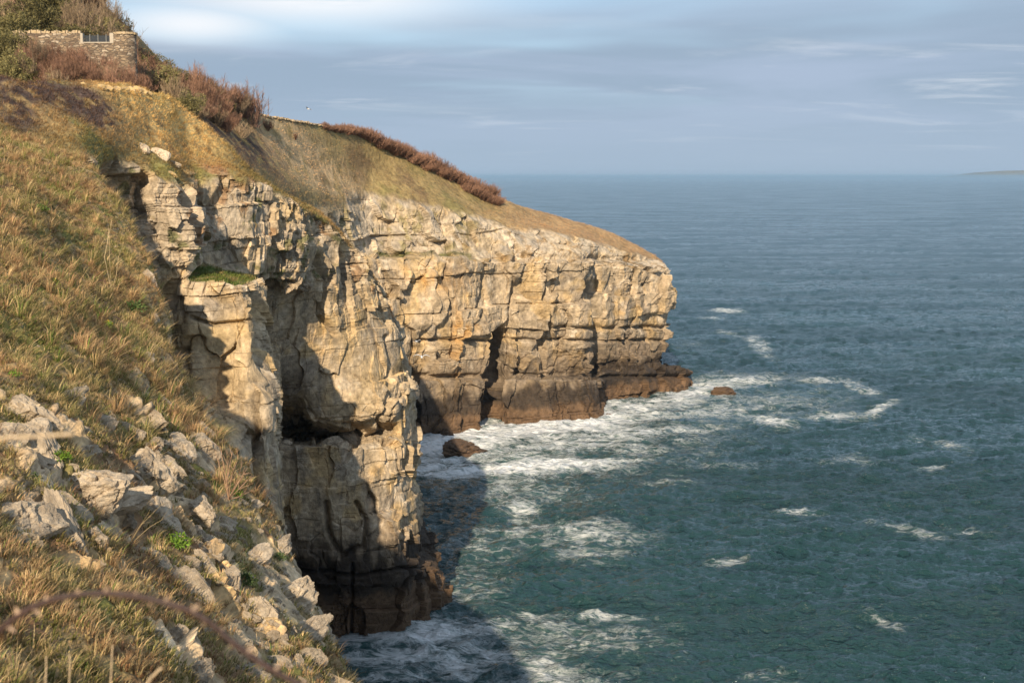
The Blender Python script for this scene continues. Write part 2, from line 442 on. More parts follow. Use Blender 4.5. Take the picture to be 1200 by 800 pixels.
def rock_albedo(P, px, py, tid, seed, hb2, cellv, sc):
    n1_ = fbm(P / (5 * sc), 4, seed + 31); n2_ = fbm(P / (1.2 * sc), 3, seed + 37)
    st = fbm(P * np.array([1 / 0.7, 1 / 0.7, 1 / 7.0]) / sc, 3, seed + 41)
    cream = C3(0.41, 0.318, 0.21); grey = C3(0.27, 0.22, 0.165); pale = C3(0.47, 0.395, 0.295)
    c = np.tile(cream, (P.shape[0], 1))
    c = lerp3(c, grey, sstep(-0.05, 0.45, n1_) * 0.85)
    c = lerp3(c, pale, sstep(0.1, 0.5, n2_) * 0.6)
    oc = sstep(0.05, 0.4, fbm(P / (3.3 * sc), 3, seed + 51))
    c = lerp3(c, C3(0.47, 0.31, 0.12), oc * 0.5)
    c = c * (1 + 0.22 * (hb2 - 0.5) + 0.22 * (cellv - 0.5))[:, None]
    c = lerp3(c, C3(0.2, 0.165, 0.125), sstep(0.15, 0.5, st) * 0.55)
    c = c * (1 + 0.25 * n2_)[:, None]
    # intertidal staining
    zt, zd, zb = tid
    zz = P[:, 2] + 1.3 * fbm(P / 2.5, 3, seed + 61) + 1.6 * st
    k = 1 - sstep(zd, zt, zz)
    c = lerp3(c, C3(0.15, 0.11, 0.075), k * 0.75)
    k = 1 - sstep(zd - 1.2, zd + 0.6, zz)
    c = lerp3(c, C3(0.038, 0.028, 0.021), k * 0.92)
    k = 1 - sstep(zb - 0.6, zb + 0.8, P[:, 2] + 0.9 * fbm(P / 1.5, 3, seed + 63))
    c = lerp3(c, C3(0.14, 0.085, 0.047), k * 0.8)
    return np.clip(c, 0.01, 0.8)

def gauss(px, py, cx, cy, rx, ry, ang=0.0):
    dx = px - cx; dy = py - cy
    ca, sa = math.cos(math.radians(ang)), math.sin(math.radians(ang))
    a = (dx * ca + dy * sa) / rx; b = (-dx * sa + dy * ca) / ry
    return np.exp(-(a * a + b * b))

# ================================================================== FAR HEADLAND
ctrlF = net(FC, cv)
cwF = [12, 40, 30, 40, 50, 50, 50, 60, 80, 70, 30, 34, 70, 66, 30, 70, 60, 40, 30, 12]
rwF = [10, 60, 50, 80, 12, 90, 80, 14, 60, 8]
S, u, v = build_surface(ctrlF, cwF, rwF)
R_, C_ = S.shape[:2]
aF = along(S, int(np.searchsorted(v, 6)))
# warp the loft parameter lines so that edges wander
Nn = blur(normals_of(S), 6, 1)
Nn /= np.linalg.norm(Nn, axis=-1, keepdims=True)
P = S.reshape(-1, 3); N = Nn.reshape(-1, 3); nz0 = N[:, 2]
Nh = N * np.array([1, 1, 0.35]); Nh /= np.linalg.norm(Nh, axis=1, keepdims=True)
px, py = proj(P)
vv = np.repeat(v, C_); uu = np.tile(u, R_); A = np.tile(aF, R_)
d, hb1, hb2, cellv = rock_disp(P, A, 1.25, 3)
wob = fbm(P / 6.0, 4, 77)
rock = sstep(2.85, 3.12, vv + 0.35 * wob)
# inland columns (left of the visible face) have no lip: keep them grassy above the hidden drop
rock = np.where(uu < 6.3, sstep(3.0, 3.4, vv), rock)
talus = sstep(2.9, 3.2, vv) * (1 - sstep(3.85, 4.0, vv))
# big clefts
def cleft(cx, cyt, cyb, w, dep, lean=0.0):
    c = cx + lean * (py - cyt)
    return dep * np.exp(-((px - c) / w)**2) * sstep(cyt - 8, cyt + 8, py) * (1 - sstep(cyb - 6, cyb + 6, py))
cl = cleft(588, 385, 500, 6.5, 4.0, -0.12) + cleft(494, 385, 445, 10, 1.2) + cleft(606, 330, 440, 3.5, 1.4, -0.1)
cl += cleft(640, 320, 440, 2.5, 1.2, 0.0) + cleft(694, 335, 440, 4, 2.2, 0.05) + cleft(524, 310, 440, 2, 0.7, 0.1) + cleft(735, 385, 440, 2, .7)
cl += cleft(548, 450, 500, 2, 0.7, -.1) + cleft(655, 447, 495, 2.2, 0.9, 0.1)
lay = 0.9 * np.exp(-((py - 302) / 3.2)**2) * (px > 600) + 1.0 * np.exp(-((py - 384) / 2.2)**2) * (px > 640) + 0.8 * np.exp(-((py - 399) / 1.8)**2) * (px > 480)
lay += 1.3 * np.exp(-((py - 441) / 2.5)**2) * (px > 470)
dd = (d * np.where(talus > 0.5, 0.75, 1.0) - cl - lay) * sstep(2.9, 3.3, vv)
dd *= (1 - 0.35 * sstep(6.95, 7.3, vv))
grassd = 0.4 * fbm(P / 7.0, 3, 5) + 0.06 * fbm(P / 0.9, 3, 8)
V = P + Nh * (dd * rock)[:, None] + np.outer(grassd * (1 - rock), [0, 0, 1])
V[:, 0] += 0.35 * rock * fbm(P / 1.7, 3, 91)
# --- colours
g1 = fbm(P / 9.0, 4, 101); g2 = fbm(P / 2.0, 4, 103)
gc = np.tile(C3(0.25, 0.19, 0.085), (len(P), 1))
gc = lerp3(gc, C3(0.18, 0.155, 0.06), sstep(0.0, 0.5, g1 + 0.5 * g2))
gc = lerp3(gc, C3(0.13, 0.085, 0.05), sstep(0.05, 0.5, -g1 + 0.3 * g2) * 0.7)
gc = lerp3(gc, C3(0.44, 0.325, 0.18), np.clip(gauss(px, py, 350, 180, 60, 26, 38) * 1.4 + gauss(px, py, 395, 215, 30, 14, 30), 0, 1) * sstep(-0.5, 0.2, g2))
gc = lerp3(gc, C3(0.075, 0.05, 0.036), np.clip(1.4 * gauss(px, py, 275, 160, 75, 16, 40) + gauss(px, py, 215, 125, 40, 12, 40), 0, 1) * sstep(-0.4, 0.15, g2))
gc = lerp3(gc, C3(0.10, 0.12, 0.03), np.clip(gauss(px, py, 640, 258, 70, 6, 22), 0, 1) * 0.25)
gc = lerp3(gc, C3(0.30, 0.195, 0.105), sstep(520, 640, px) * 0.75)
gc = gc * np.array([1.22, 1.18, 1.15])
rc = rock_albedo(P, px, py, (13.0, 5.5, 2.2), 3, hb2, cellv, 1.3)
orange = np.clip(gauss(px, py, 537, 395, 5, 45) + 0.8 * gauss(px, py, 510, 330, 30, 14) + 0.7 * gauss(px, py, 548, 385, 16, 9), 0, 1)
rc = lerp3(rc, C3(0.5, 0.27, 0.07), orange * 0.7 * sstep(-0.5, 0.3, fbm(P * np.array([1, 1, .2]), 3, 9)))
rc = lerp3(rc, C3(0.53, 0.46, 0.36), talus * 0.35)
ledge = np.clip(np.exp(-((py - 299) / 3.5)**2) * sstep(425, 440, px) * (1 - sstep(545, 570, px)), 0, 1)
rc = lerp3(rc, C3(0.1, 0.10, 0.035), ledge * sstep(-0.5, 0.1, g2))
rc = lerp3(rc, gc, talus * sstep(0.1, 0.5, g2 + 0.3 * g1) * 0.7)
col = lerp3(gc, rc, rock)
meF = mesh_np('headland', V, grid_faces(R_, C_), [M_FAR], False, col, {'rock': rock})
oF = link('headland', meF); tag(oF, kind='structure')
grF = dict(P=V.reshape(R_, C_, 3), c=gc.reshape(R_, C_, 3), rock=rock.reshape(R_, C_), px=px.reshape(R_, C_), py=py.reshape(R_, C_))

# ================================================================== NEAR CLIFF
ctrlN = net(NC, cv)
cwN = [12, 20, 40, 44, 44, 50, 40, 50, 60, 50, 40, 50, 60, 50, 56, 56, 44, 60, 20, 10]
rwN = [8, 50, 60, 90, 30, 90, 70, 46, 20, 110, 46, 60, 6]
S, u, v = build_surface(ctrlN, cwN, rwN)
R_, C_ = S.shape[:2]
aN = along(S, int(np.searchsorted(v, 6)))
Nn = blur(normals_of(S), 7, 2); Nn /= np.linalg.norm(Nn, axis=-1, keepdims=True)
P = S.reshape(-1, 3); N = Nn.reshape(-1, 3)
Nh = N * np.array([1, 1, 0.35]); Nh /= np.linalg.norm(Nh, axis=1, keepdims=True)
px, py = proj(P); vv = np.repeat(v, C_); uu = np.tile(u, R_); A = np.tile(aN, R_)
d, hb1, hb2, cellv = rock_disp(P, A, 0.72, 13)
wob = fbm(P / 3.0, 4, 177)
rock = sstep(2.8, 3.1, vv + 0.4 * wob)
shelf = np.where((uu > 6.6) & (uu < 9.6), sstep(4.05, 4.3, vv) * (1 - sstep(4.8, 4.97, vv)), 0.0)
shelf = np.clip(shelf * 1.4, 0, 1)
# smooth big planes of the tower and recess, rough upper outcrops
plane = np.clip(1.2 * gauss(px, py, 410, 430, 45, 70) + gauss(px, py, 345, 400, 35, 60) + gauss(px, py, 370, 590, 55, 60) + 0.75 * gauss(px, py, 255, 430, 38, 60) + 0.45 * gauss(px, py, 275, 262, 50, 40), 0, 1)
amp = 1.0 - 0.72 * plane
amp = amp * np.where(uu < 6.6, 1.35, 1.0)
def cleftN(pts_, w, dep):
    r = np.zeros_like(px)
    for (x0, y0), (x1, y1) in zip(pts_[:-1], pts_[1:]):
        tt = np.clip(((px - x0) * (x1 - x0) + (py - y0) * (y1 - y0)) / ((x1 - x0)**2 + (y1 - y0)**2), 0, 1)
        dd_ = np.hypot(px - x0 - tt * (x1 - x0), py - y0 - tt * (y1 - y0))
        r = np.maximum(r, np.exp(-(dd_ / w)**2))
    return r * dep
cl = cleftN([(452, 395), (460, 440), (450, 475), (443, 500)], 2.5, 0.8)
cl += cleftN([(470, 400), (476, 450), (480, 520)], 2.5, 0.7)
cl += cleftN([(382, 590), (385, 625), (400, 650), (420, 640)], 3, 0.8) + cleftN([(420, 590), (430, 610), (425, 640)], 2.5, .7)
cl += cleftN([(413, 660), (412, 745)], 2, 0.6) + cleftN([(302, 336), (300, 420), (305, 600)], 4, 1.3)
cl += cleftN([(203, 335), (206, 440)], 4, 1.2) + cleftN([(225, 372), (250, 380), (290, 376)], 2, 0.5)
cl += cleftN([(372, 300), (385, 330), (378, 370), (392, 392)], 3, 0.9) + cleftN([(300, 331), (345, 331)], 2.2, 0.9)
cl += cleftN([(350, 668), (420, 672), (490, 664)], 2.0, 0.7) + 1.6 * gauss(px, py, 140, 225, 16, 22)
stub = 0.0
dd = d * amp - cl
m = rock * (1 - 0.8 * shelf)
grassd = 0.5 * fbm(P / 5.0, 4, 15) + 0.10 * fbm(P / 0.6, 3, 18)
V = P + Nh * (dd * m)[:, None] + np.outer(grassd * (1 - m), [0, 0, 1])
g1 = fbm(P / 4.0, 4, 201); g2 = fbm(P / 1.0, 4, 203)
gc = np.tile(C3(0.28, 0.2, 0.085), (len(P), 1))
gc = lerp3(gc, C3(0.16, 0.16, 0.045), sstep(0.0, 0.5, g1 + 0.4 * g2) * 0.8)
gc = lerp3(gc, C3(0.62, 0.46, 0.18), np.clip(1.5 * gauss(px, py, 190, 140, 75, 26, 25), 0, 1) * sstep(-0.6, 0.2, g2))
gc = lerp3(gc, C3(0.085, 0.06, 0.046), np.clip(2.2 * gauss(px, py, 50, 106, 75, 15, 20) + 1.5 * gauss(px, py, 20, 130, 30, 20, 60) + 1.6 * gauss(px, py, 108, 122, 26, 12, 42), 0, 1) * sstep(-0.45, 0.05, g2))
gc = lerp3(gc, C3(0.09, 0.11, 0.03), np.clip(0.5 * gauss(px, py, 120, 175, 110, 13, 12) + gauss(px, py, 330, 235, 80, 14, 40), 0, 1) * 0.7)
gc = lerp3(gc, C3(0.30, 0.175, 0.085), sstep(0.3, 0.55, fbm(P / 2.3, 3, 209)) * sstep(160, 190, py) * 0.7)
gc = gc * np.array([1.12, 1.09, 1.15])
rc = rock_albedo(P, px, py, (10.0, 7.3, 3.4), 13, hb2, cellv, 0.8)
oc = np.clip(gauss(px, py, 250, 385, 55, 60) * 0.9 + gauss(px, py, 415, 420, 40, 75) + .5 * gauss(px, py, 250, 470, 40, 50), 0, 1)
rc = lerp3(rc, C3(0.46, 0.325, 0.15), oc * 0.7 * sstep(-0.5, 0.2, g1) * (rock > 0.5))
pal = np.clip(gauss(px, py, 270, 265, 60, 60) + 0.8 * gauss(px, py, 170, 260, 60, 60), 0, 1)
rc = lerp3(rc, C3(0.46, 0.385, 0.29), pal * 0.5)
veg = sstep(0.15, 0.4, g2 + 0.5 * fbm(P / 2.0, 3, 233)) * (1 - sstep(4.2, 5.0, vv))
rc = lerp3(rc, lerp3(np.tile(C3(0.1, 0.11, 0.03), (len(P), 1)), C3(0.27, 0.15, 0.07), sstep(-0.1, 0.2, g1)), veg * 0.75)
rc = lerp3(rc, lerp3(np.tile(C3(0.10, 0.14, 0.03), (len(P), 1)), C3(0.2, 0.17, 0.07), sstep(-0.1, 0.3, g2)), shelf)
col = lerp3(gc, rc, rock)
meN = mesh_np('bay_cliff', V, grid_faces(R_, C_), [M_NEAR], False, col, {'rock': rock * (1 - shelf)})
oN = link('bay_cliff', meN); tag(oN, kind='structure')
grN = dict(P=V.reshape(R_, C_, 3), c=col.reshape(R_, C_, 3), rock=(rock * (1 - shelf)).reshape(R_, C_), px=px.reshape(R_, C_), py=py.reshape(R_, C_))

# ================================================================== FOREGROUND SLOPE
def gst(Y, z0, sil, drop=(0.9, 2.2, 4.0)):
    p0 = ptz(0, z0, Y) if Y > 4 else np.array([-2.0, Y, z0])
    s = pt(sil[0], sil[1], Y) if len(sil) == 2 else np.array([sil[0], Y, sil[2]])
    mid = p0 * 0.5 + s * 0.5 + np.array([0, 0, 0.12])
    left = [np.array([p0[0] - dx, Y, z0 + dz]) for dx, dz in ((70, 17), (34, 13), (14, 6.6), (5, 2.7))]
    dr = [np.array([s[0] + drop[0], Y, s[2] - 3]), np.array([s[0] + drop[1], Y, s[2] - 12]), np.array([s[0] + drop[2], Y, 0.0]), np.array([s[0] + drop[2] + .5, Y, -4.0])]
    return left + [p0, mid, s] + dr
GC = [
 gst(-60, 35.5, (4.0, 0, 30.0)), gst(-20, 34.0, (3.0, 0, 30.0)), gst(-4, 33.4, (1.2, 0, 30.6)), gst(4, 33.3, (0.4, 0, 30.6)), gst(7, 33.45, (0.2, 0, 30.6)),
 gst(10, 33.7, (-0.3, 0, 30.5)), gst(13, 33.95, (-1.0, 0, 30.4)), gst(16.5, 34.25, (400, 800)), gst(21, 34.9, (313, 604), (0.9, 2.0, 4)),
 gst(27, 35.8, (207, 440), (0.7, 1.6, 3.6)), gst(33, 36.6, (174, 310), (0.4, 1.2, 3.2)), gst(38, 37.0, (132, 232), (0.7, 1.6, 3)), gst(43, 37.2, (85, 190), (0.8, 1.6, 3)),
 gst(52, 35.6, (30, 215), (1, 2, 3)), gst(62, 33.0, (0, 260), (1, 2, 3)),
]
ctrlG = np.array(GC)
cwG = [10, 14, 26, 90, 240, 240, 50, 30, 16, 4]
rwG = [10, 10, 16, 50, 90, 90, 90, 90, 90, 80, 60, 60, 24, 10]
S, u, v = build_surface(ctrlG, cwG, rwG)
R_, C_ = S.shape[:2]
Nn = normals_of(S); Nn = np.where(Nn[..., 2:3] < 0, -Nn, Nn)
P = S.reshape(-1, 3); N = Nn.reshape(-1, 3)
px, py = proj(P); uu = np.tile(u, R_)
steep = sstep(6.0, 6.5, uu)
q = fbm(P / 1.6, 4, 301)
f1, ed, cid = voronoi(P / 0.32, 5)
bump = 0.22 * q + 0.07 * (0.5 - f1) * (RV[cid, 0]) + 0.05 * fbm(P / 0.15, 3, 305)
rk = sstep(0.17, 0.30, fbm(P / 0.8, 4, 311) + 0.35 * sstep(330, 200, 1000 - py * 1.0 - px * 0.0) * 0 + 0.30 * gauss(px, py, 330, 700, 90, 110, 50) + 0.25 * gauss(px, py, 120, 570, 150, 70, 30) - 0.25 * gauss(px, py, 60, 330, 200, 150))
rk = rk * np.maximum(sstep(400, 480, py), sstep(5.3, 5.9, uu) * 0.9)
rk = np.maximum(rk, steep)
dr, hb1, hb2, cellv = rock_disp(P, P[:, 1], 0.24, 23)
drs, _, hbs, cvs = rock_disp(P, P[:, 1], 0.6, 29)
V = P + N * (bump * (1 - steep) + (dr + 0.05) * rk * (1 - sstep(5.1, 5.7, uu)) + (0.25 * fbm(P / 0.8, 4, 317) + 0.3 * (RV[voronoi(P / 0.7, 8)[2], 0] - 0.5)) * steep)[:, None]
g1 = fbm(P / 1.3, 4, 321); g2 = fbm(P / 0.35, 4, 323)
gc = np.tile(C3(0.34, 0.235, 0.115), (len(P), 1))
gc = lerp3(gc, C3(0.19, 0.18, 0.05), sstep(0.0, 0.4, g1 + 0.5 * g2))
gc = lerp3(gc, C3(0.22, 0.115, 0.06), sstep(0.05, 0.4, -g1 + 0.6 * g2) * 0.85)
gc = lerp3(gc, C3(0.24, 0.175, 0.085), sstep(0.1, 0.5, fbm(P / 0.6, 3, 331)) * 0.7)
rc = rock_albedo(P, px, py, (9, 6, 2), 23, hb2, cellv, 0.3) * np.array([1.4, 1.33, 1.22])
rc = lerp3(rc, rock_albedo(P, px, py, (9, 6, 2), 29, hbs, cvs, 0.8), steep)
col = lerp3(gc, rc, rk)
meG = mesh_np('grassy_slope', V, grid_faces(R_, C_), [M_FORE], True, col, {'rock': rk})
oG = link('hillside', meG); tag(oG, kind='structure')
grG = dict(P=V.reshape(R_, C_, 3), c=gc.reshape(R_, C_, 3), rock=rk.reshape(R_, C_), px=px.reshape(R_, C_), py=py.reshape(R_, C_))

dg = bpy.context.evaluated_depsgraph_get()
BV = {k: BVHTree.FromObject(o, dg) for k, o in (('F', oF), ('N', oN), ('G', oG))}
def ray(px, py, which='GNF'):
    x = (px - 600) / F; w = (400 - py) / F
    d = Vector((x, CT + w * ST, -ST + w * CT)).normalized()
    best = None
    for k in which:
        h = BV[k].ray_cast(Vector((0, 0, H)), d)
        if h[0] is not None and (best is None or h[3] < best[3]): best = h
    return best
def drop(x, y, which='F'):
    h = BV[which].ray_cast(Vector((x, y, 200)), Vector((0, 0, -1)))
    return h[0] if h[0] is not None else None

# ================================================================== SEA
def ocean_tile(n, L, wind, wl, rms, seed, small):
    r = np.random.default_rng(seed)
    k = 2 * np.pi * np.fft.fftfreq(n, L / n)
    kx, ky = np.meshgrid(k, k); kk = np.hypot(kx, ky); kk[0, 0] = 1
    Lp = wl / (2 * np.pi)
    Pk = np.exp(-1 / (kk * Lp)**2) / kk**4 * np.abs((kx * wind[0] + ky * wind[1]) / kk)**3.5 * np.exp(-(kk * small)**2)
    Pk = Pk + 0.04 * np.exp(-1 / (kk * Lp)**2) / kk**4 * np.exp(-(kk * small)**2)
    Pk[0, 0] = 0
    Hk = (r.normal(size=(n, n)) + 1j * r.normal(size=(n, n))) * np.sqrt(Pk)
    h = np.fft.ifft2(Hk).real; s = rms / h.std()
    dx = np.fft.ifft2(-1j * kx / kk * Hk).real * s; dy = np.fft.ifft2(-1j * ky / kk * Hk).real * s
    return h * s, dx, dy
def samp(T, L, x, y):
    n = T.shape[0]; a = (x / L * n) % n; b = (y / L * n) % n
    i = np.floor(a).astype(int); j = np.floor(b).astype(int); fa = a - i; fb = b - j
    i1 = (i + 1) % n; j1 = (j + 1) % n
    return (T[j, i] * (1 - fa) + T[j, i1] * fa) * (1 - fb) + (T[j1, i] * (1 - fa) + T[j1, i1] * fa) * fb
wd = (0.35, -0.94)
T1 = ocean_tile(1024, 173.0, wd, 5.5, 0.15, 3, 0.08)
T3 = ocean_tile(256, 233.0, (0.5, -0.85), 17.0, 0.16, 9, 0.6)
T2 = ocean_tile(512, 61.0, (0.1, -1.0), 2.4, 0.08, 4, 0.03)
pys = np.concatenate([[207.03, 207.3, 207.8], np.arange(208.6, 214, 0.8), np.arange(214, 835, 0.8), np.array([850, 880, 930, 1000, 1150, 1400, 2000])])
rr = np.array([H / max((p - 207.0) / F, 1e-6) for p in pys])
rr = np.minimum(rr, 60000)
ang = np.concatenate([np.radians(np.linspace(-100, -10, 24))[:-1], np.arctan(np.linspace(-130, 660, 860) / F), np.radians(np.linspace(22.5, 100, 20))])
RR, AA = np.meshgrid(rr[::-1], ang, indexing='ij')
X = RR * np.sin(AA); Yw = RR * np.cos(AA)
fade = 1 - sstep(250, 900, RR); fade2 = 1 - sstep(120, 320, RR)
inview = ((AA > math.radians(-6)) & (AA < math.radians(22))).astype(float)
ca, sa = math.cos(0.5), math.sin(0.5)
X2 = X * ca - Yw * sa; Y2 = X * sa + Yw * ca
h = samp(T1[0], 173, X, Yw) * fade + samp(T3[0], 233, X, Yw) * (1 - sstep(900, 2500, RR)) + samp(T2[0], 61, X2, Y2) * fade2
hx = samp(T1[1], 173, X, Yw) * fade; hy = samp(T1[2], 173, X, Yw) * fade
P = np.stack([X - 0.8 * hx * inview, Yw - 0.8 * hy * inview, h * inview], -1).reshape(-1, 3)
# foam: where swell breaks on the rocks and trails away from them
px, py = proj(np.stack([X, Yw, np.zeros_like(X)], -1).reshape(-1, 3))
fo = np.zeros(len(px))
for (cx, cy, rx, ry, s, an) in [
    (720, 478, 150, 26, .72, -6), (505, 741, 46, 9, 1.0, -6), (640, 520, 200, 46, .64, -4), (600, 570, 130, 30, .52, 0), (900, 470, 130, 22, .5, 0), (520, 700, 90, 60, .5, 0), (640, 760, 180, 40, .5, 0),
    (560, 508, 110, 14, 1.0, -6), (640, 500, 120, 12, .95, -4), (500, 528, 60, 16, 1.0, 0), (600, 548, 130, 9, .95, -3), (520, 552, 60, 11, .9, 0),
    (720, 483, 70, 10, .9, -8), (800, 462, 70, 9, .85, -10), (840, 450, 90, 10, .7, -4), (740, 505, 110, 9, .75, -3), (840, 480, 120, 12, .6, 0),
    (960, 447, 50, 5, .62, 0), (1010, 455, 26, 5, .7, 20), (1030, 480, 26, 5, .72, -25), (985, 488, 45, 4, .7, -3), (905, 495, 32, 7, .68, 10),
    (890, 405, 26, 9, .62, 40), (860, 392, 22, 3, .62, 10), (850, 364, 22, 2.5, .68, 3), (832, 373, 18, 2, .6, 0),
    (1100, 520, 36, 6, .62, 10), (606, 597, 28, 12, .74, -12), (930, 600, 40, 4, .62, 8), (660, 625, 110, 16, .60, 3), (690, 650, 60, 12, .55, 0), (560, 640, 60, 20, .5, 0),
    (850, 658, 26, 4, .62, 0), (1090, 548, 20, 5, .55, 0), (1060, 620, 50, 5, .6, 8), (1040, 730, 26, 6, .5, 20), (900, 790, 60, 12, .42, 0),
    (545, 738, 60, 12, .72, -5), (500, 748, 40, 7, 1.0, -8), (560, 775, 120, 20, .72, 0), (640, 790, 110, 20, .6, 0), (430, 785, 90, 14, .8, 0), (470, 768, 70, 8, .75, 0), (690, 740, 90, 14, .58, 5), (620, 722, 24, 5, .62, 0), (700, 722, 60, 5, .6, 0),
    (850, 545, 60, 6, .5, 0), (1000, 540, 60, 8, .45, 0), (780, 565, 60, 8, .45, 0), (810, 405, 40, 6, .4, 0), (1140, 620, 40, 5, .5, 10)]:
    fo = np.maximum(fo, s * gauss(px, py, cx, cy, rx * 1.25, ry * 1.35, an)**0.7)
fo = np.maximum(fo, 0.30 * (py > 480) * sstep(900, 560, px))
Ps = np.stack([X, Yw, 0 * X], -1).reshape(-1, 3)
rg = 1 - np.abs(fbm(Ps / 9.0 + 0.8 * perlin(Ps / 14.0, 3)[:, None], 4, 401)) * 2.2
fo = fo * (0.72 + 0.28 * rg) + 0.05 * sstep(0.2, .45, P[:, 2])
# swell whitecaps on the sharpest crests
wc = samp(T1[0], 173, X, Yw).ravel()
P[:, 2] += 0.22 * np.clip(fo, 0, 1)**2 * fbm(Ps / 1.3, 3, 402) * (RR.ravel() < 400)

t = NT('sea_water'); pos = t.n('ShaderNodeTexCoord').outputs['Object']
fa = t.n('ShaderNodeAttribute', attribute_name='foam').outputs['Fac']
mp = t.n('ShaderNodeMapping'); mp.inputs['Scale'].default_value = (0.55, 1.0, 1.0); t.l(pos, mp.inputs[0])
na = t.noise(mp.outputs[0], 0.55, 9, 0.68, 1.1); nb = t.noise(mp.outputs[0], 1.7, 7, 0.72, 0.5)
ridge = t.math('SUBTRACT', 1.0, t.math('MULTIPLY', t.math('ABSOLUTE', t.math('SUBTRACT', na, 0.5)), 5.0))
pat = t.math('ADD', t.math('MULTIPLY', ridge, 0.55), t.math('MULTIPLY', nb, 0.6))
fm = t.ramp(t.math('ADD', pat, t.math('MULTIPLY', fa, 1.22)), 1.14, 1.82)
big = t.noise(pos, 0.012, 4, 0.6, 0.5)
cp = t.n('ShaderNodeSeparateXYZ'); t.l(pos, cp.inputs[0])
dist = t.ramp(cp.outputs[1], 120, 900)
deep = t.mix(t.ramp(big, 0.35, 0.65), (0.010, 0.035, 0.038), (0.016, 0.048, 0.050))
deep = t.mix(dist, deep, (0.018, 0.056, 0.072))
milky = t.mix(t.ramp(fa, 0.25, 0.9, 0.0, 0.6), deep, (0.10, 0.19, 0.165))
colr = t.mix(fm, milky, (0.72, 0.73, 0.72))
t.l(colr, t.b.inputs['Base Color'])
mg = t.n('ShaderNodeMapping'); mg.inputs['Scale'].default_value = (0.012, 0.035, 0.02); mg.inputs['Rotation'].default_value = (0, 0, 0.3); t.l(pos, mg.inputs[0])
gust = t.ramp(t.noise(mg.outputs[0], 1.0, 5, 0.6), 0.35, 0.65)
t.l(t.math('MAXIMUM', t.ramp(fm, 0, 1, 0.05, 0.8), t.math('MULTIPLY', gust, 0.22)), t.b.inputs['Roughness']); t.b.inputs['IOR'].default_value = 1.333
m1 = t.n('ShaderNodeMapping'); m1.inputs['Scale'].default_value = (0.38, 0.95, 1); m1.inputs['Rotation'].default_value = (0, 0, 0.25); t.l(pos, m1.inputs[0])
m2 = t.n('ShaderNodeMapping'); m2.inputs['Scale'].default_value = (1.5, 3.4, 1); m2.inputs['Rotation'].default_value = (0, 0, -0.2); t.l(pos, m2.inputs[0])
w1 = t.noise(m1.outputs[0], 1.0, 5, 0.62); w2 = t.noise(m2.outputs[0], 1.0, 4, 0.62)
mpb = t.n('ShaderNodeMapping'); mpb.inputs['Scale'].default_value = (0.035, 0.11, 0.1); t.l(pos, mpb.inputs[0])
w3 = t.noise(mpb.outputs[0], 1.0, 6, 0.62)
b1 = t.bump(w3, 1.0, 2.2)
b2 = t.bump(w1, 1.0, 1.0, b1)
w2g = t.math('MULTIPLY', w2, t.math('ADD', 0.45, gust))
b3 = t.bump(w2g, 0.9, 0.18, b2)
b4 = t.bump(fm, 0.6, 0.1, b3)
t.l(b4, t.b.inputs['Normal'])
meS = mesh_np('sea', P, grid_faces(*X.shape), [t.m], True, None, {'foam': fo})
oS = link('sea', meS); tag(oS, kind='structure')
# a sea bed under it all
sb = mesh_np('seabed', np.array([(-3000, -3000, -6), (3000, -3000, -6), (3000, 3000, -6), (-3000, 3000, -6)]), np.array([[0, 1, 2, 3]]), [mat_plain('sand', (0.2, 0.18, 0.14), scale=0.2)])
tag(link('seabed', sb), kind='structure')

# ================================================================== GRASS
def surface_points(g, n, sel):
    Pm, C = g['P'], g['c']
    R, Cc = Pm.shape[:2]
    a = Pm[1:, :-1] - Pm[:-1, :-1]; b = Pm[:-1, 1:] - Pm[:-1, :-1]
    cr = np.cross(a, b); ar = np.linalg.norm(cr, axis=-1)
    w = ar * sel[:-1, :-1]; w = w.ravel(); w /= w.sum()
    idx = RNG.choice(len(w), n, p=w); i, j = np.divmod(idx, Cc - 1)
    s, t_ = RNG.random((2, n, 1))
    pos = Pm[i, j] + a[i, j] * s + b[i, j] * t_
    nn = cr[i, j] / np.maximum(ar[i, j][:, None], 1e-9); nn = np.where(nn[:, 2:3] < 0, -nn, nn)
    return pos, nn, C[i, j]

def blades(pos, nn, ln, wd_, lean, col):
    """curved 3-triangle blades"""
    n = len(pos)
    up = nn * 0.2 + np.array([0, 0, 0.8]); up /= np.linalg.norm(up, axis=1)[:, None]
    side = np.cross(up, lean); side /= np.maximum(np.linalg.norm(side, axis=1)[:, None], 1e-6)
    base = pos - up * (ln * 0.06)[:, None]
    mid = base + up * (ln * 0.55)[:, None] + lean * (ln * 0.25)[:, None]
    tip = base + up * (ln * 0.78)[:, None] + lean * (ln * 0.8)[:, None]
    w = wd_[:, None] / 2
    V = np.stack([base - side * w, base + side * w, mid - side * w * 0.8, mid + side * w * 0.8, tip], 1)
    Fc = np.arange(n)[:, None, None] * 5 + np.array([[0, 1, 3], [0, 3, 2], [2, 3, 4]])
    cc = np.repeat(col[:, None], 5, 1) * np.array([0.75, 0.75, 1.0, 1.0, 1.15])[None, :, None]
    return V.reshape(-1, 3), Fc.reshape(-1, 3), cc.reshape(-1, 3)

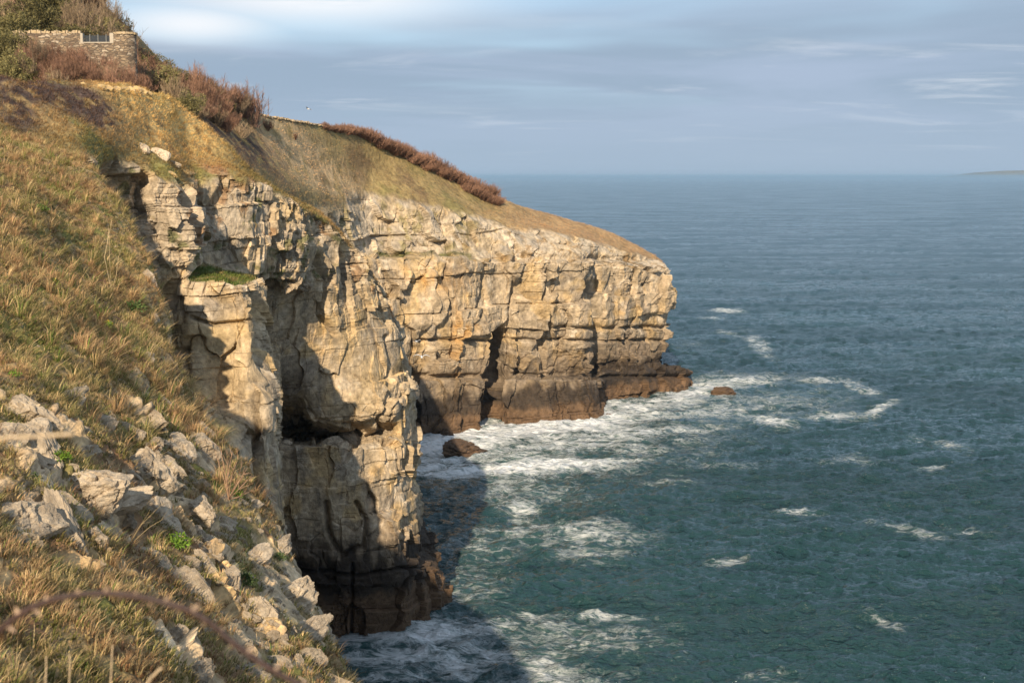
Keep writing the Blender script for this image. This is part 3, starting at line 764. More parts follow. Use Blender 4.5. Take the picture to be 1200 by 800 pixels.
def tufts(g, n, sel, per, ln, wd_, spread, colf, name, wind=(0.5, 0.1, 0)):
    pos, nn, c = surface_points(g, n, sel)
    sc = RNG.uniform(0.5, 1.25, n) ** 1.3
    pos = np.repeat(pos, per, 0); nn = np.repeat(nn, per, 0); c = np.repeat(c, per, 0); sc = np.repeat(sc, per)
    m = len(pos)
    th = RNG.random(m) * 2 * np.pi; r = np.sqrt(RNG.random(m)) * spread
    lean = np.stack([np.cos(th), np.sin(th), 0.1 + 0 * th], 1) * RNG.uniform(0.3, 1.5, m)[:, None] + np.array(wind)
    pos = pos + np.stack([np.cos(th) * r, np.sin(th) * r, -0.0 * r], 1)
    L = ln * sc * RNG.uniform(0.5, 1.3, m); W = wd_ * RNG.uniform(0.6, 1.3, m)
    col = colf(c, m, pos)
    V, Fc, cc = blades(pos, nn, L, W, lean, col)
    me = mesh_np(name, V, Fc, [M_GRASS], False, np.clip(cc, 0, 1))
    return link(name, me)

STRAW = C3(0.68, 0.49, 0.24); BROWN = C3(0.46, 0.28, 0.14); GREEN = C3(0.17, 0.24, 0.045); OLIVE = C3(0.30, 0.27, 0.09)
def fore_cols(c, m, pos):
    k = fbm(pos / 0.9, 3, 501); r = RNG.random(m) * 0.5 + k
    col = np.tile(STRAW, (m, 1))
    col = lerp3(col, BROWN, sstep(0.1, 0.5, r)); col = lerp3(col, OLIVE, sstep(0.0, -0.25, k) * (RNG.random(m) < 0.6))
    col = lerp3(col, GREEN, (RNG.random(m) < 0.06 + 0.35 * sstep(0.1, 0.4, fbm(pos / 1.7, 3, 503))).astype(float))
    return col * RNG.uniform(0.7, 1.25, m)[:, None]
vis = (grG['px'] > -90) & (grG['py'] < 900) & (grG['P'][..., 1] > 4.2)
selG = (1 - grG['rock']) * vis
den = sstep(-0.25, 0.25, fbm(grG['P'].reshape(-1, 3) / 1.2, 3, 511)).reshape(selG.shape)
low = gaussm = np.exp(-(((grG['px'] - 60) / 260)**2 + ((grG['py'] - 330) / 190)**2)) + np.exp(-(((grG['px'] - 50) / 130)**2 + ((grG['py'] - 740) / 90)**2))
dist_w = 1.0 / np.maximum(grG['P'][..., 1], 5) ** 0.7
o = tufts(grG, 17000, selG * (0.04 + den * (0.10 + low)) * dist_w, 20, 0.085, 0.0045, 0.06, fore_cols, 'grass', (0.0, 0.0, 0))
tag(o, 'wispy dry straw and green grass covering the near slope', 'grass', kind='stuff')
o = tufts(grG, 650, selG * (0.1 + low) * dist_w, 55, 0.15, 0.0038, 0.035, fore_cols, 'grass_tussocks', (0.0, 0.0, 0))
tag(o, 'long dry tussocks standing out of the near slope grass', 'grass', kind='stuff')
farG = (grG['P'][..., 1] > 15) * (grG['py'] < 590)
o = tufts(grG, 1700, selG * farG * (0.15 + den), 42, 0.26, 0.009, 0.06, fore_cols, 'grass_tussocks', (0.0, 0.0, 0))
tag(o, 'coarse tussocks of straw grass on the upper part of the near slope', 'grass', kind='stuff')
# short mossy turf and low herbs
def moss_cols(c, m, pos):
    k = fbm(pos / 0.7, 3, 521)
    col = lerp3(np.tile(C3(0.21, 0.20, 0.055), (m, 1)), C3(0.34, 0.185, 0.09), sstep(0.0, 0.3, k))
    col = lerp3(col, C3(0.46, 0.35, 0.165), (RNG.random(m) < 0.5).astype(float))
    return col * RNG.uniform(0.6, 1.3, m)[:, None]
o = tufts(grG, 26000, selG * (0.4 + 0.6 * (1 - den)) * dist_w, 10, 0.05, 0.011, 0.06, moss_cols, 'ground_herbs', (0.1, 0, 0))
tag(o, 'low moss, thyme and short herbs between the stones of the near slope', 'ground cover', kind='stuff')
def mid_cols(c, m, pos):
    return c * RNG.uniform(1.0, 1.6, m)[:, None] * np.array([1.12, 1.0, 0.95])
visN = (grN['px'] > -60) & (grN['px'] < 440)
o = tufts(grN, 30000, (1 - grN['rock']) * visN * (grN['P'][..., 2] > 20), 6, 0.20, 0.028, 0.2, mid_cols, 'hill_grass', (0.15, 0, 0))
tag(o, 'rough straw coloured grass on the hill above the near cliff', 'grass', kind='stuff')
visF = (grF['px'] > 90) & (grF['px'] < 780) & (grF['py'] > 40)
o = tufts(grF, 26000, (1 - grF['rock']) * visF, 5, 0.16, 0.035, 0.35, mid_cols, 'ridge_grass', (0.15, 0, 0))
tag(o, 'short brown and green turf on the headland ridge', 'grass', kind='stuff')

# ================================================================== ROCK MESHES
def ico(sub):
    import bmesh
    bm = bmesh.new(); bmesh.ops.create_icosphere(bm, subdivisions=sub, radius=1.0)
    V = np.array([v.co[:] for v in bm.verts]); Fc = np.array([[v.index for v in f.verts] for f in bm.faces]); bm.free()
    return V, Fc
ICO5 = ico(5); ICO3 = ico(4)
def rock_mesh(seed, mat, base=ICO5, cuts=17, flat=0.75, name='rock'):
    V, Fc = base; r = np.random.default_rng(seed); V = V.copy()
    D = r.normal(size=(cuts, 3)); D[:, 2] *= 0.6; D /= np.linalg.norm(D, axis=1)[:, None]
    for dvec in D:
        lim = r.uniform(0.52, 0.82); s = V @ dvec
        V -= np.outer(np.maximum(s - lim, 0), dvec)
    V[:, 2] *= flat
    V *= 1.25
    nrm = V / np.linalg.norm(V, axis=1)[:, None]
    f1, ed, cid = voronoi(V * np.array([1.3, 1.6, 2.4]) + 0.2 * perlin(V * 2, seed)[:, None], seed)
    d = 0.20 * (RV[cid, 0] - 0.5) - 0.10 * np.exp(-(ed / 0.04)**2) + 0.04 * fbm(V * 2.2, 4, seed) + 0.03 * fbm(V * 9, 3, seed + 1)
    f1b, edb, cib = voronoi(V * np.array([3.1, 3.4, 5.0]) + 0.3 * perlin(V * 3, seed + 2)[:, None], seed + 3)
    d += 0.06 * (RV[cib, 1] - 0.5) - 0.03 * np.exp(-(edb / 0.06)**2)
    lay_ = np.abs(((V[:, 2] * 3.1 + 0.5 * perlin(V * 1.1, seed)) % 1) - 0.5)
    d -= 0.03 * np.exp(-(lay_ / 0.07)**2)
    V = V + nrm * d[:, None]
    return mesh_np(name, V, Fc, [mat], False)
ROCKS = [rock_mesh(100 + i, M_ROCK) for i in range(10)]
SMALL = [rock_mesh(200 + i, M_ROCK, ICO3, 8, name='stone') for i in range(8)]
LICH = [rock_mesh(300 + i, M_ROCKL, ICO3, 9, name='stone') for i in range(5)]

def place_rock(px_, py_, w, h, tilt, me, name='rock', which='G', sink=0.25, thick=0.6, Y=None):
    """w,h: size in the photo's pixels at that distance; tilt: long axis angle in the picture plane, degrees, + = descending right"""
    hit = ray(px_, py_, which)
    if hit is None: return None
    p = hit[0]; n = hit[1].normalized()
    if n.z < 0: n = -n
    m_per = (p.y / F)
    a = math.radians(tilt)
    ex = Vector((math.cos(a), 0.0, -math.sin(a)))
    nz = (n * 0.6 + Vector((0, -0.5, 0.35))).normalized()
    ex = (ex - nz * ex.dot(nz)).normalized(); ey = nz.cross(ex)
    o = bpy.data.objects.new(name, me); COL.objects.link(o)
    sx, sy = w * m_per * 0.55, h * m_per * 0.55
    sz = min(sx, sy) * thick * 1.3
    M = Matrix((ex, ey, nz)).transposed().to_4x4()
    o.matrix_world = Matrix.Translation(p - nz * sz * sink) @ M @ Matrix.Diagonal((sx, sy, sz, 1))
    return o

GRP = 'limestone rocks set in the near grassy slope'
FR = [
 (28, 483, 62, 40, 35, 'pale broken slab at the left edge just above the blurred straw stem'),
 (78, 468, 22, 50, 60, 'narrow upright rock right of the pale slab at the left edge'),
 (45, 522, 70, 46, 55, 'cracked grey slab at the left edge just below the blurred straw stem'),
 (18, 612, 74, 95, 55, 'largest grey boulder, cut off by the left edge of the photo'),
 (8, 510, 30, 40, 60, 'small grey rock touching the left edge level with the straw stem'),
 (50, 590, 24, 46, 62, 'narrow orange tinged slab just right of the boulder at the left edge'),
 (80, 625, 34, 90, -28, 'long stepped row of knobbly rock right of the big left edge boulder'),
 (108, 570, 60, 72, 50, 'big grey boulder with a vertical cleft left of the round topped boulder'),
 (135, 592, 26, 66, 75, 'ribbed upright rock squeezed between the two biggest central boulders'),
 (80, 590, 52, 30, 60, 'sloping grey slab below the bright green leafy plant'),
 (170, 556, 50, 54, 40, 'round topped pale boulder casting a dark shadow on its right'),
 (182, 605, 52, 44, 50, 'cracked grey boulder directly below the round topped pale boulder'),
 (112, 628, 28, 24, 30, 'small smooth grey stone below the big cleft boulder'),
 (98, 530, 22, 30, 55, 'pointed stone just right of the upper bright green leafy plant'),
 (118, 497, 20, 34, 65, 'thin grey rock standing above the big cleft boulder'),
 (148, 503, 30, 22, 25, 'wedge shaped pale stone below the elongated slab near the upper right edge'),
 (176, 489, 42, 17, 32, 'elongated pale slab lying level above the wedge shaped stone'),
 (188, 518, 18, 16, 35, 'small rounded stone left of the long smooth boulder on the slope edge'),
 (214, 532, 44, 32, 48, 'long smooth pale boulder left of the slope edge rocks'),
 (233, 500, 34, 20, 45, 'upper pale block on the slope edge above the dead twig fan'),
 (238, 522, 34, 30, 45, 'lower pale block on the slope edge beside the dead twig fan'),
 (198, 545, 34, 15, 35, 'flat stone lying between the round topped and the long smooth boulders'),
 (236, 597, 34, 26, 40, 'smooth tilted flat slab in the open grass below the slope edge blocks'),
 (262, 612, 30, 20, 25, 'pale stone with a split right of the smooth tilted slab'),
 (180, 655, 38, 20, 20, 'pale notched rock beside the lower bright green leafy plant'),
 (220, 690, 30, 58, -38, 'knobbly white rock right of centre of the arching bramble'),
 (246, 668, 18, 46, -35, 'thin leaning white rock above the arching bramble'),
 (268, 680, 24, 40, -40, 'white jointed rock beside the dark green cushion plant'),
 (301, 655, 24, 44, 70, 'tall pale rib of rock above the dark green cushion plant'),
 (300, 715, 40, 44, 55, 'broad creased slab near the slope edge below the dark green cushion plant'),
 (338, 700, 34, 80, 65, 'big craggy rock forming the lower right edge of the slope'),
 (355, 740, 26, 60, 70, 'stepped rock at the slope edge beneath the big craggy rock'),
 (330, 640, 20, 40, 60, 'pale slab on the slope edge above the big craggy rock'),
 (298, 590, 18, 14, 40, 'small stone on the slope edge right of the split pale stone'),
 (364, 772, 34, 22, 5, 'smooth rounded cream boulder near the bottom right end of the slope'),
 (382, 794, 44, 22, 15, 'smooth flat cream boulder at the bottom right end of the slope'),
 (330, 778, 30, 18, 10, 'white rough stone left of the smooth rounded cream boulder'),
 (214, 745, 18, 26, -50, 'grey egg shaped stone under the arching bramble'),
 (243, 740, 12, 20, 85, 'short upright pillar stone crossed by the arching bramble'),
 (184, 742, 10, 16, 85, 'little pale stone left of the grey egg shaped stone'),
 (232, 788, 30, 30, -45, 'cracked leaning rock at the bottom edge below the bramble'),
 (295, 790, 34, 22, 10, 'pale lumpy rock at the bottom edge near the bramble end'),
 (300, 755, 16, 14, 0, 'small white stone touching the bramble near its right end'),
 (340, 738, 22, 12, 40, 'white flat stone between the creased slab and the stepped rock'),
 (85, 352, 14, 10, 15, 'lone pale stone in the upper grass'),
 (40, 392, 10, 7, 10, 'small pale stone in the left of the upper grass'),
 (192, 344, 12, 30, -50, 'white blade of rock at the top edge of the slope beside the cliff'),
 (175, 328, 12, 30, -45, 'white sloping slab left of the white blade of rock at the slope top'),
 (178, 372, 18, 16, 30, 'grey stone on the slope edge beneath the white slabs'),
 (183, 432, 22, 14, 45, 'light stone on the slope edge halfway down beside the cliff'),
 (196, 450, 20, 12, 45, 'tilted stone just below the halfway slope edge stone'),
 (170, 420, 14, 20, 55, 'upright stone inside the slope edge above the halfway stones'),
]
for i, (a, b, w, h, tl, lab) in enumerate(FR):
    o = place_rock(a, b, w * 1.22, h * 1.22, tl, ROCKS[i % 10], thick=0.75, sink=0.3)
    if o: tag(o, lab, 'rock', GRP)
r = np.random.default_rng(5)
cnt = 0
while cnt < 290:
    t_ = r.random()
    if t_ < 0.62:
        s = r.random(); cx = 200 + s * 190 + r.normal() * 30 - 25; cy = 480 + s * 330 + r.normal() * 25
    elif t_ < 0.85: cx, cy = r.uniform(0, 300), r.uniform(470, 790)
    else: cx, cy = r.uniform(0, 170), r.uniform(200, 470)
    edge = np.interp(cy, [190, 300, 440, 604, 800], [85, 172, 205, 311, 398])
    if cx > edge - 3 or cx < -5 or cy > 805: continue
    sz = r.uniform(3.5, 9) if t_ < 0.85 else r.uniform(2, 4.5)
    o = place_rock(cx, cy, sz * r.uniform(0.8, 1.7), sz, r.uniform(10, 70), SMALL[cnt % 8], name='stone', thick=0.8, sink=0.1)
    if o: tag(o, 'small loose limestone chip half sunk in the turf of the near slope', 'stone', 'small limestone chips in the near slope turf')
    cnt += 1

cnt = 0
while cnt < 60:
    s_ = r.random(); cx = 190 + s_ * 195 + r.normal() * 38 - 25; cy = 470 + s_ * 330 + r.normal() * 25
    if r.random() < 0.25: cx, cy = r.uniform(0, 260), r.uniform(450, 640)
    edge = np.interp(cy, [190, 300, 440, 604, 800], [85, 172, 205, 311, 398])
    if cx > edge - 5 or cx < -5 or cy > 812: continue
    sz = r.uniform(8, 16)
    o = place_rock(cx, cy, sz * r.uniform(1.0, 2.1), sz, r.uniform(25, 75), ROCKS[cnt % 10], name='rock', thick=0.8, sink=0.35)
    if o: tag(o, 'fist to head sized angular limestone block packed in the rubble of the near slope', 'rock', 'angular limestone blocks in the near slope rubble')
    cnt += 1
# rocks on the cliffs
for a, b, w, h, tl, me, wh, nm, lab in [
 (415, 517, 50, 34, 35, ROCKS[2], 'N', 'boulder', 'big tilted boulder resting on the shaded ledge at the cave mouth'),
 (388, 520, 26, 18, 10, ROCKS[4], 'N', 'boulder', 'low block left of the tilted boulder on the cave ledge'),
 (335, 519, 12, 7, 0, SMALL[1], 'N', 'boulder', 'small pale rubble block at the left end of the cave ledge'),
 (185, 181, 22, 22, 0, ROCKS[5], 'N', 'boulder', 'largest of three pale rocks in the turf above the cliff'),
 (168, 176, 22, 14, 35, ROCKS[6], 'N', 'boulder', 'upper left of three pale rocks in the turf above the cliff'),
 (200, 191, 22, 9, 0, ROCKS[7], 'N', 'boulder', 'flat lower right of three pale rocks in the turf above the cliff'),
 (201, 204, 12, 6, 0, LICH[0], 'N', 'boulder', 'orange lichened stone at the cliff lip below the three pale rocks'),
 (196, 108, 14, 9, 20, ROCKS[8], 'N', 'boulder', 'dark rock on the crest right of the orange stones'),
]:
    o = place_rock(a, b, w, h, tl, me, nm, wh, 0.15, 0.8)
    if o: tag(o, lab, 'rock')
# dressed orange stones along the crest
for i, (a, b, s) in enumerate([(98, 98, 4), (119, 102, 6), (128, 103, 6), (136, 104, 6.5), (145, 105, 7.5), (153, 106, 7), (161, 106, 7.5), (168, 107, 6), (174, 109, 5)]):
    o = place_rock(a, b + 2, s * 1.5, s * 1.1, 0, LICH[i % 5], 'kerbstone', 'N', -0.3, 0.9)
    if o: tag(o, 'orange lichened stone in the short row on the grassy crest', 'stone', 'orange lichened stones in a row on the grassy crest')
# rocks standing in the sea
for px_, py_, w, h, me_s, lab in [
 (543, 532, 50, 20, 7, 'largest brown rock standing in the surf below the headland'),
 (523, 512, 20, 12, 8, 'small brown rock in the foam at the foot of the headland cliff'),
 (846, 464, 26, 13, 9, 'low brown rock alone in the open water off the headland point'),
 (713, 488, 7, 5, 10, 'tiny dark rock in the foam in front of the headland platform')]:
    p = sea_pt(px_, py_); k = p[1] / F
    me_ = rock_mesh(400 + me_s, M_SEAROCK, ICO5, 7, 1.0, 'sea_rock')
    o = link('sea_rock', me_); s_ = w * k * 0.55
    hz = h * k * 0.62
    o.scale = (s_, s_ * 0.7, hz); o.location = (p[0], p[1] + s_ * 0.4, hz * 0.05); o.rotation_euler = (0, 0.12, me_s)
    tag(o, lab, 'sea rock')

# ================================================================== SHRUBS
def prisms(A, B, ra, rb, col):
    """thin 3-sided sticks from A to B"""
    d = B - A; d /= np.maximum(np.linalg.norm(d, axis=1)[:, None], 1e-9)
    ref = np.where(np.abs(d[:, 2:3]) > 0.9, np.array([[1., 0, 0]]), np.array([[0, 0, 1.]]))
    u_ = np.cross(d, ref); u_ /= np.linalg.norm(u_, axis=1)[:, None]; w_ = np.cross(d, u_)
    V = []
    for P_, r_ in ((A, ra), (B, rb)):
        for k in range(3):
            t_ = 2 * np.pi * k / 3
            V.append(P_ + (u_ * math.cos(t_) + w_ * math.sin(t_)) * r_[:, None])
    V = np.stack(V, 1); n = len(A)
    f = np.array([[0, 1, 4, 3], [1, 2, 5, 4], [2, 0, 3, 5]])
    return V.reshape(-1, 3), (np.arange(n)[:, None, None] * 6 + f).reshape(-1, 4), np.repeat(col, 6, 0)

def shrub_mesh(seed, h, w, nst, ntw, c1, c2, thick=0.02, upright=0.8):
    r = np.random.default_rng(seed)
    A, B, RA, RB = [], [], [], []
    for _ in range(nst):
        th = r.random() * 2 * np.pi; s = r.uniform(0.15, 1.0) * w / 2
        p0 = np.array([math.cos(th), math.sin(th), 0]) * s * 0.35
        hh = h * (1 - 0.35 * (s / (w / 2))**2) * r.uniform(0.45, 1.15)
        p2 = np.array([math.cos(th) * s, math.sin(th) * s, hh]); p1 = p0 * 0.5 + p2 * 0.5 + r.normal(size=3) * 0.06 * h
        for a, b, r0, r1 in ((p0, p1, thick * 1.5, thick), (p1, p2, thick, thick * 0.4)):
            A.append(a); B.append(b); RA.append(r0); RB.append(r1)
        for _ in range(ntw):
            t_ = r.uniform(0.3, 1); q = p0 + (p1 - p0) * min(t_ * 2, 1) + (p2 - p1) * max(t_ * 2 - 1, 0)
            dv = r.normal(size=3) * (1 - upright * 0.4); dv[2] = abs(dv[2]) + upright
            dv = dv / np.linalg.norm(dv) * h * r.uniform(0.1, 0.26)
            A.append(q); B.append(q + dv); RA.append(thick * 0.6); RB.append(thick * 0.3)
    A, B, RA, RB = map(np.array, (A, B, RA, RB))
    cc = np.array(c1) + (np.array(c2) - np.array(c1)) * r.random((len(A), 1)); cc = cc * r.uniform(0.7, 1.3, (len(A), 1))
    V, Fc, C = prisms(A, B, RA, RB, cc)
    return mesh_np('shrub_twigs', V, Fc, [M_TWIG], False, C)

def gorse_mesh(seed, h, w, n, c1, c2):
    r = np.random.default_rng(seed)
    cl_ = r.normal(size=(26, 3)) * np.array([w * 0.27, w * 0.27, h * 0.2]) + np.array([0, 0, h * 0.5])
    cs = r.uniform(0.16, 0.3, 26) * h
    i = r.integers(0, 26, n); dv = r.normal(size=(n, 3)); dv /= np.linalg.norm(dv, axis=1)[:, None]
    p = cl_[i] + dv * (cs[i] * r.uniform(0.6, 1.05, n))[:, None]; p[:, 2] = np.maximum(p[:, 2], 0.02)
    s = r.uniform(0.05, 0.11, n)[:, None]
    t1 = np.cross(dv, r.normal(size=(n, 3))); t1 /= np.linalg.norm(t1, axis=1)[:, None]
    V = np.stack([p - t1 * s * 0.5, p + t1 * s * 0.5, p + dv * s * 1.6 + r.normal(size=(n, 3)) * 0.02], 1).reshape(-1, 3)
    cc = np.array(c1) + (np.array(c2) - np.array(c1)) * r.random((n, 1)); cc = np.repeat(cc * r.uniform(0.6, 1.3, (n, 1)), 3, 0)
    return mesh_np('shrub_foliage', V, np.arange(3 * n).reshape(-1, 3), [M_LEAF], False, cc)

RED = [shrub_mesh(500 + i, 2.3, 2.7, 60, 26, (0.17, 0.092, 0.06), (0.32, 0.185, 0.12), 0.015) for i in range(4)]
BRN = [shrub_mesh(520 + i, 2.4, 2.8, 56, 26, (0.2, 0.14, 0.09), (0.32, 0.24, 0.15), 0.015) for i in range(3)]
LOOSE = [shrub_mesh(540 + i, 3.0, 2.6, 26, 16, (0.24, 0.14, 0.10), (0.34, 0.21, 0.15), 0.024, 1.0) for i in range(3)]
GOR = [gorse_mesh(560 + i, 2.2, 2.8, 5200, (0.12, 0.11, 0.045), (0.26, 0.22, 0.09)) for i in range(3)]

def shrub(kind, x, y, s, label, group, which='F', sz=1.0):
    p = drop(x, y, which)
    if p is None: return None
    me = {'red': RED, 'brown': BRN, 'loose': LOOSE, 'gorse': GOR}[kind]; me = me[random.randrange(len(me))]
    o = link('shrub', me); o.location = p - Vector((0, 0, 0.15)); o.rotation_euler = (0, 0, random.random() * 6.28)
    o.scale = (s * random.uniform(.8, 1.2), s * random.uniform(.8, 1.2), s * sz * random.uniform(.7, 1.2)); tag(o, label, 'shrub', group); return o

def at(px_, Y, z=44.0):      # x for a picture column at distance Y and height z
    return ptz(px_, z, Y)[0]
# hedge running down the far ridge just below the skyline
HG = 'bare red brown shrubs in the hedge down the headland ridge'
HEDGE = [shrub_mesh(600 + i, 2.1, 4.2, 105, 26, (0.17, 0.092, 0.06), (0.32, 0.185, 0.12), 0.015) for i in range(4)]
for i in range(96):
    px_ = 378 + (i + random.uniform(-.4, .4)) * (583 - 378) / 95
    sky_y = None
    for yy in np.arange(120, 260, 0.7):
        if ray(px_, yy, 'F') is not None: sky_y = yy; break
    if sky_y is None: continue
    t_ = (px_ - 378) / 205
    hh = ray(px_, sky_y + random.uniform(1.5, 4 + 9 * t_), 'F')
    if hh is None: continue
    o = link('shrub', HEDGE[i % 4]); s_ = random.uniform(0.55, 0.85) * (0.55 + 0.6 * min(t_ * 2.5, 1))
    o.location = hh[0] - Vector((0, 0, 0.2)); o.rotation_euler = (0, 0, random.random() * 6.28)
    o.scale = (s_ * random.uniform(.9, 1.2), s_ * random.uniform(.9, 1.2), s_ * random.uniform(.7, 1.15))
    tag(o, 'bare red brown shrub in the hedge down the headland ridge', 'shrub', HG)
# scrub along the near skyline, between the wall and the ridge
SG = 'bare shrubs on the skyline right of the stone wall'
for px_, Y_, s, k in [(160, 140, 1.1, 'gorse'), (168, 136, 1.0, 'brown'), (172, 144, 1.3, 'red'), (180, 138, 1.2, 'red'), (188, 146, 1.3, 'red'), (190, 138, 1.2, 'gorse'), (198, 142, 1.3, 'red'), (204, 136, 1.1, 'brown'),
    (208, 148, 1.3, 'red'), (214, 141, 1.2, 'gorse'), (221, 148, 1.25, 'red'), (226, 142, 1.2, 'brown'), (232, 152, 1.2, 'red'), (238, 147, 1.2, 'red'), (244, 154, 1.1, 'red'), (252, 150, 1.05, 'brown'), (258, 156, 1.2, 'red'),
    (264, 152, 1.0, 'red'), (272, 158, 1.0, 'red'), (282, 158, 0.9, 'brown'), (218, 134, 0.9, 'gorse'), (205, 130, 0.9, 'gorse'), (232, 138, 0.8, 'brown')] + [(158 + i * 6.4 + random.uniform(-2, 2), 151 + i * 0.45, random.uniform(1.05, 1.4) * (1 - i * 0.012), random.choice(['red', 'red', 'brown', 'gorse'])) for i in range(18)] + [(262, 161, 1.4, 'red'), (270, 163, 1.5, 'red'), (277, 163, 1.3, 'brown'), (284, 165, 1.4, 'red'), (290, 167, 1.1, 'red'), (250, 158, 1.5, 'red'), (240, 157, 1.5, 'brown'), (228, 156, 1.5, 'red')]:
    shrub(k, at(px_, Y_), Y_, s, 'bare reddish shrub in the skyline scrub right of the stone wall' if k == 'red' else ('greyish brown bare shrub in the skyline scrub right of the stone wall' if k == 'brown' else 'olive evergreen bush in the skyline scrub right of the stone wall'), SG)
shrub('loose', at(297, 166), 166, 1.7, 'tall loose fan shaped bare shrub standing alone at the right end of the scrub', None)
shrub('red', at(312, 170), 170, 0.8, 'low red shrub at the foot of the loose fan shaped shrub', None)
shrub('red', at(345, 180), 180, 0.35, 'tiny isolated red shrub on the skyline right of the fan shaped shrub', None)
# below and in front of the wall
WG = 'bare red shrubs in the thicket below the stone wall'
for i in range(26):
    px_ = -12 + i * 7.2 + random.uniform(-3, 3)
    for Y_ in (random.uniform(125, 129.5), random.uniform(121, 125), random.uniform(117, 121)):
        if px_ < 24 and Y_ > 122:
            continue
        k = 'brown' if random.random() < 0.25 else 'red'
        shrub(k, at(px_, Y_), Y_, random.uniform(0.75, 1.05) * (0.85 if Y_ < 121 else 1), 'bare red shrub in the thicket between wall and grassy crest' if k == 'red' else 'brown bare shrub in the thicket between wall and grassy crest', WG)
for px_, Y_, s in [(14, 128, 1.1), (26, 129, 1.0), (4, 126, 1.3), (-8, 130, 1.3), (20, 133, 1.3), (8, 134, 1.3), (3, 118, 1.2), (12, 120, 1.2), (20, 118, 0.9), (28, 120, 0.8), (-10, 116, 1.3), (6, 112, 1.0), (36, 121, 0.6)]:
    shrub('gorse', at(px_, Y_), Y_, s, 'rounded olive gorse bush at the left edge below the wall', 'olive gorse bushes at the left edge below the wall')
# the wooded slope above the wall
UG = 'shrubs on the steep slope above the stone wall'
for i in range(70):
    Y_ = random.uniform(136, 158); f_ = (Y_ - 136) / 22
    px_ = random.uniform(-30, 168 - 36 * f_)
    k = random.choice(['red', 'brown', 'gorse', 'brown', 'red'])
    if 40 < px_ < 85: k = random.choice(['gorse', 'brown', 'gorse'])
    shrub(k, at(px_, Y_), Y_, random.uniform(1.15, 1.6), {'red': 'red twigged shrub on the slope above the stone wall', 'brown': 'brown bare shrub on the slope above the stone wall', 'gorse': 'olive evergreen bush on the slope above the stone wall'}[k], UG)
for px_, Y_ in ((108, 152), (116, 150), (122, 151)):
    shrub('loose', at(px_, Y_), Y_, 1.3, 'bare loose tree top against the sky above the wall end', 'bare loose shrubs against the sky above the wall end')

# ================================================================== STONE WALL
def box_np(c, s, rot=0.0, jit=0.0, r=None):
    V = np.array([(x, y, z) for x in (-.5, .5) for y in (-.5, .5) for z in (-.5, .5)]) * np.array(s)
    if jit: V += r.normal(size=V.shape) * jit
    ca, sa = math.cos(rot), math.sin(rot)
    V = np.stack([V[:, 0] * ca - V[:, 1] * sa, V[:, 0] * sa + V[:, 1] * ca, V[:, 2]], 1) + np.array(c)
    Fc = np.array([(0, 1, 3, 2), (4, 6, 7, 5), (0, 4, 5, 1), (2, 3, 7, 6), (0, 2, 6, 4), (1, 5, 7, 3)])
    return V, Fc
def boxes(lst, r=None):
    Vs, Fs, n = [], [], 0
    for b in lst:
        V, Fc = box_np(b[0], b[1], b[2] if len(b) > 2 else 0.0, b[3] if len(b) > 3 else 0.0, r); Vs.append(V); Fs.append(Fc + n); n += 8
    return np.concatenate(Vs), np.concatenate(Fs)
def mat_masonry():
    t = NT('rubble_masonry'); pos = t.n('ShaderNodeTexCoord').outputs['Object']
    mp = t.n('ShaderNodeMapping'); mp.inputs['Scale'].default_value = (2.3, 2.3, 5.2)
    wq = t.n('ShaderNodeTexNoise'); wq.inputs['Scale'].default_value = 1.6; t.l(pos, wq.inputs['Vector'])
    wa = t.n('ShaderNodeVectorMath', operation='MULTIPLY_ADD'); t.l(wq.outputs['Color'], wa.inputs[0]); wa.inputs[1].default_value = (.5, .5, .35); t.l(pos, wa.inputs[2]); t.l(wa.outputs[0], mp.inputs[0])
    vo = t.n('ShaderNodeTexVoronoi', feature='F1'); t.l(mp.outputs[0], vo.inputs['Vector']); vo.inputs['Scale'].default_value = 1.0
    ve = t.n('ShaderNodeTexVoronoi', feature='DISTANCE_TO_EDGE'); t.l(mp.outputs[0], ve.inputs['Vector']); ve.inputs['Scale'].default_value = 1.0
    hs = t.n('ShaderNodeSeparateColor'); t.l(vo.outputs['Color'], hs.inputs[0])
    c = t.mix(hs.outputs[0], (0.12, 0.085, 0.058), (0.32, 0.235, 0.15))
    c = t.mix(t.math('MULTIPLY', t.ramp(hs.outputs[1], 0.75, 0.9), 0.6), c, (0.5, 0.42, 0.32))
    c = t.mix(t.ramp(ve.outputs['Distance'], 0.0, 0.09), (0.11, 0.09, 0.07), c)
    t.l(c, t.b.inputs['Base Color']); t.b.inputs['Roughness'].default_value = 0.95
    t.l(t.bump(t.ramp(ve.outputs['Distance'], 0.0, 0.12), 0.8, 0.06), t.b.inputs['Normal'])
    return t.m
MW = mat_masonry(); MCOP = mat_rock('coping_stone', base=(0.42, 0.32, 0.19), warm=(0.5, 0.32, 0.1), s=2.0, warmth=0.7)
MWHITE = mat_plain('pale_render', (0.4, 0.345, 0.27), 0.8, 0.25, 3)
MPOST = mat_plain('grey_post', (0.12, 0.12, 0.115), 0.6, 0.1, 8)
tg = NT('smoked_glass'); tg.b.inputs['Base Color'].default_value = (0.04, 0.045, 0.05, 1); tg.b.inputs['Roughness'].default_value = 0.15; tg.b.inputs['Alpha'].default_value = 0.75
YW = 131.0; kW = (YW * CT - 11 * ST) / F
def zw(py): return pt(100, py, YW)[2]
wall = bpy.data.objects.new('stone_wall', None); COL.objects.link(wall); wall.location = (at(95, YW), YW, zw(85))
tag(wall, 'rubble stone wall with toothed coping and a railed gap on the hillside', 'stone wall')
W0 = np.array(wall.location)
def wl(px_, dz=0): return at(px_, YW) - W0[0]
rw = np.random.default_rng(9)
zb = zw(100) - W0[2]
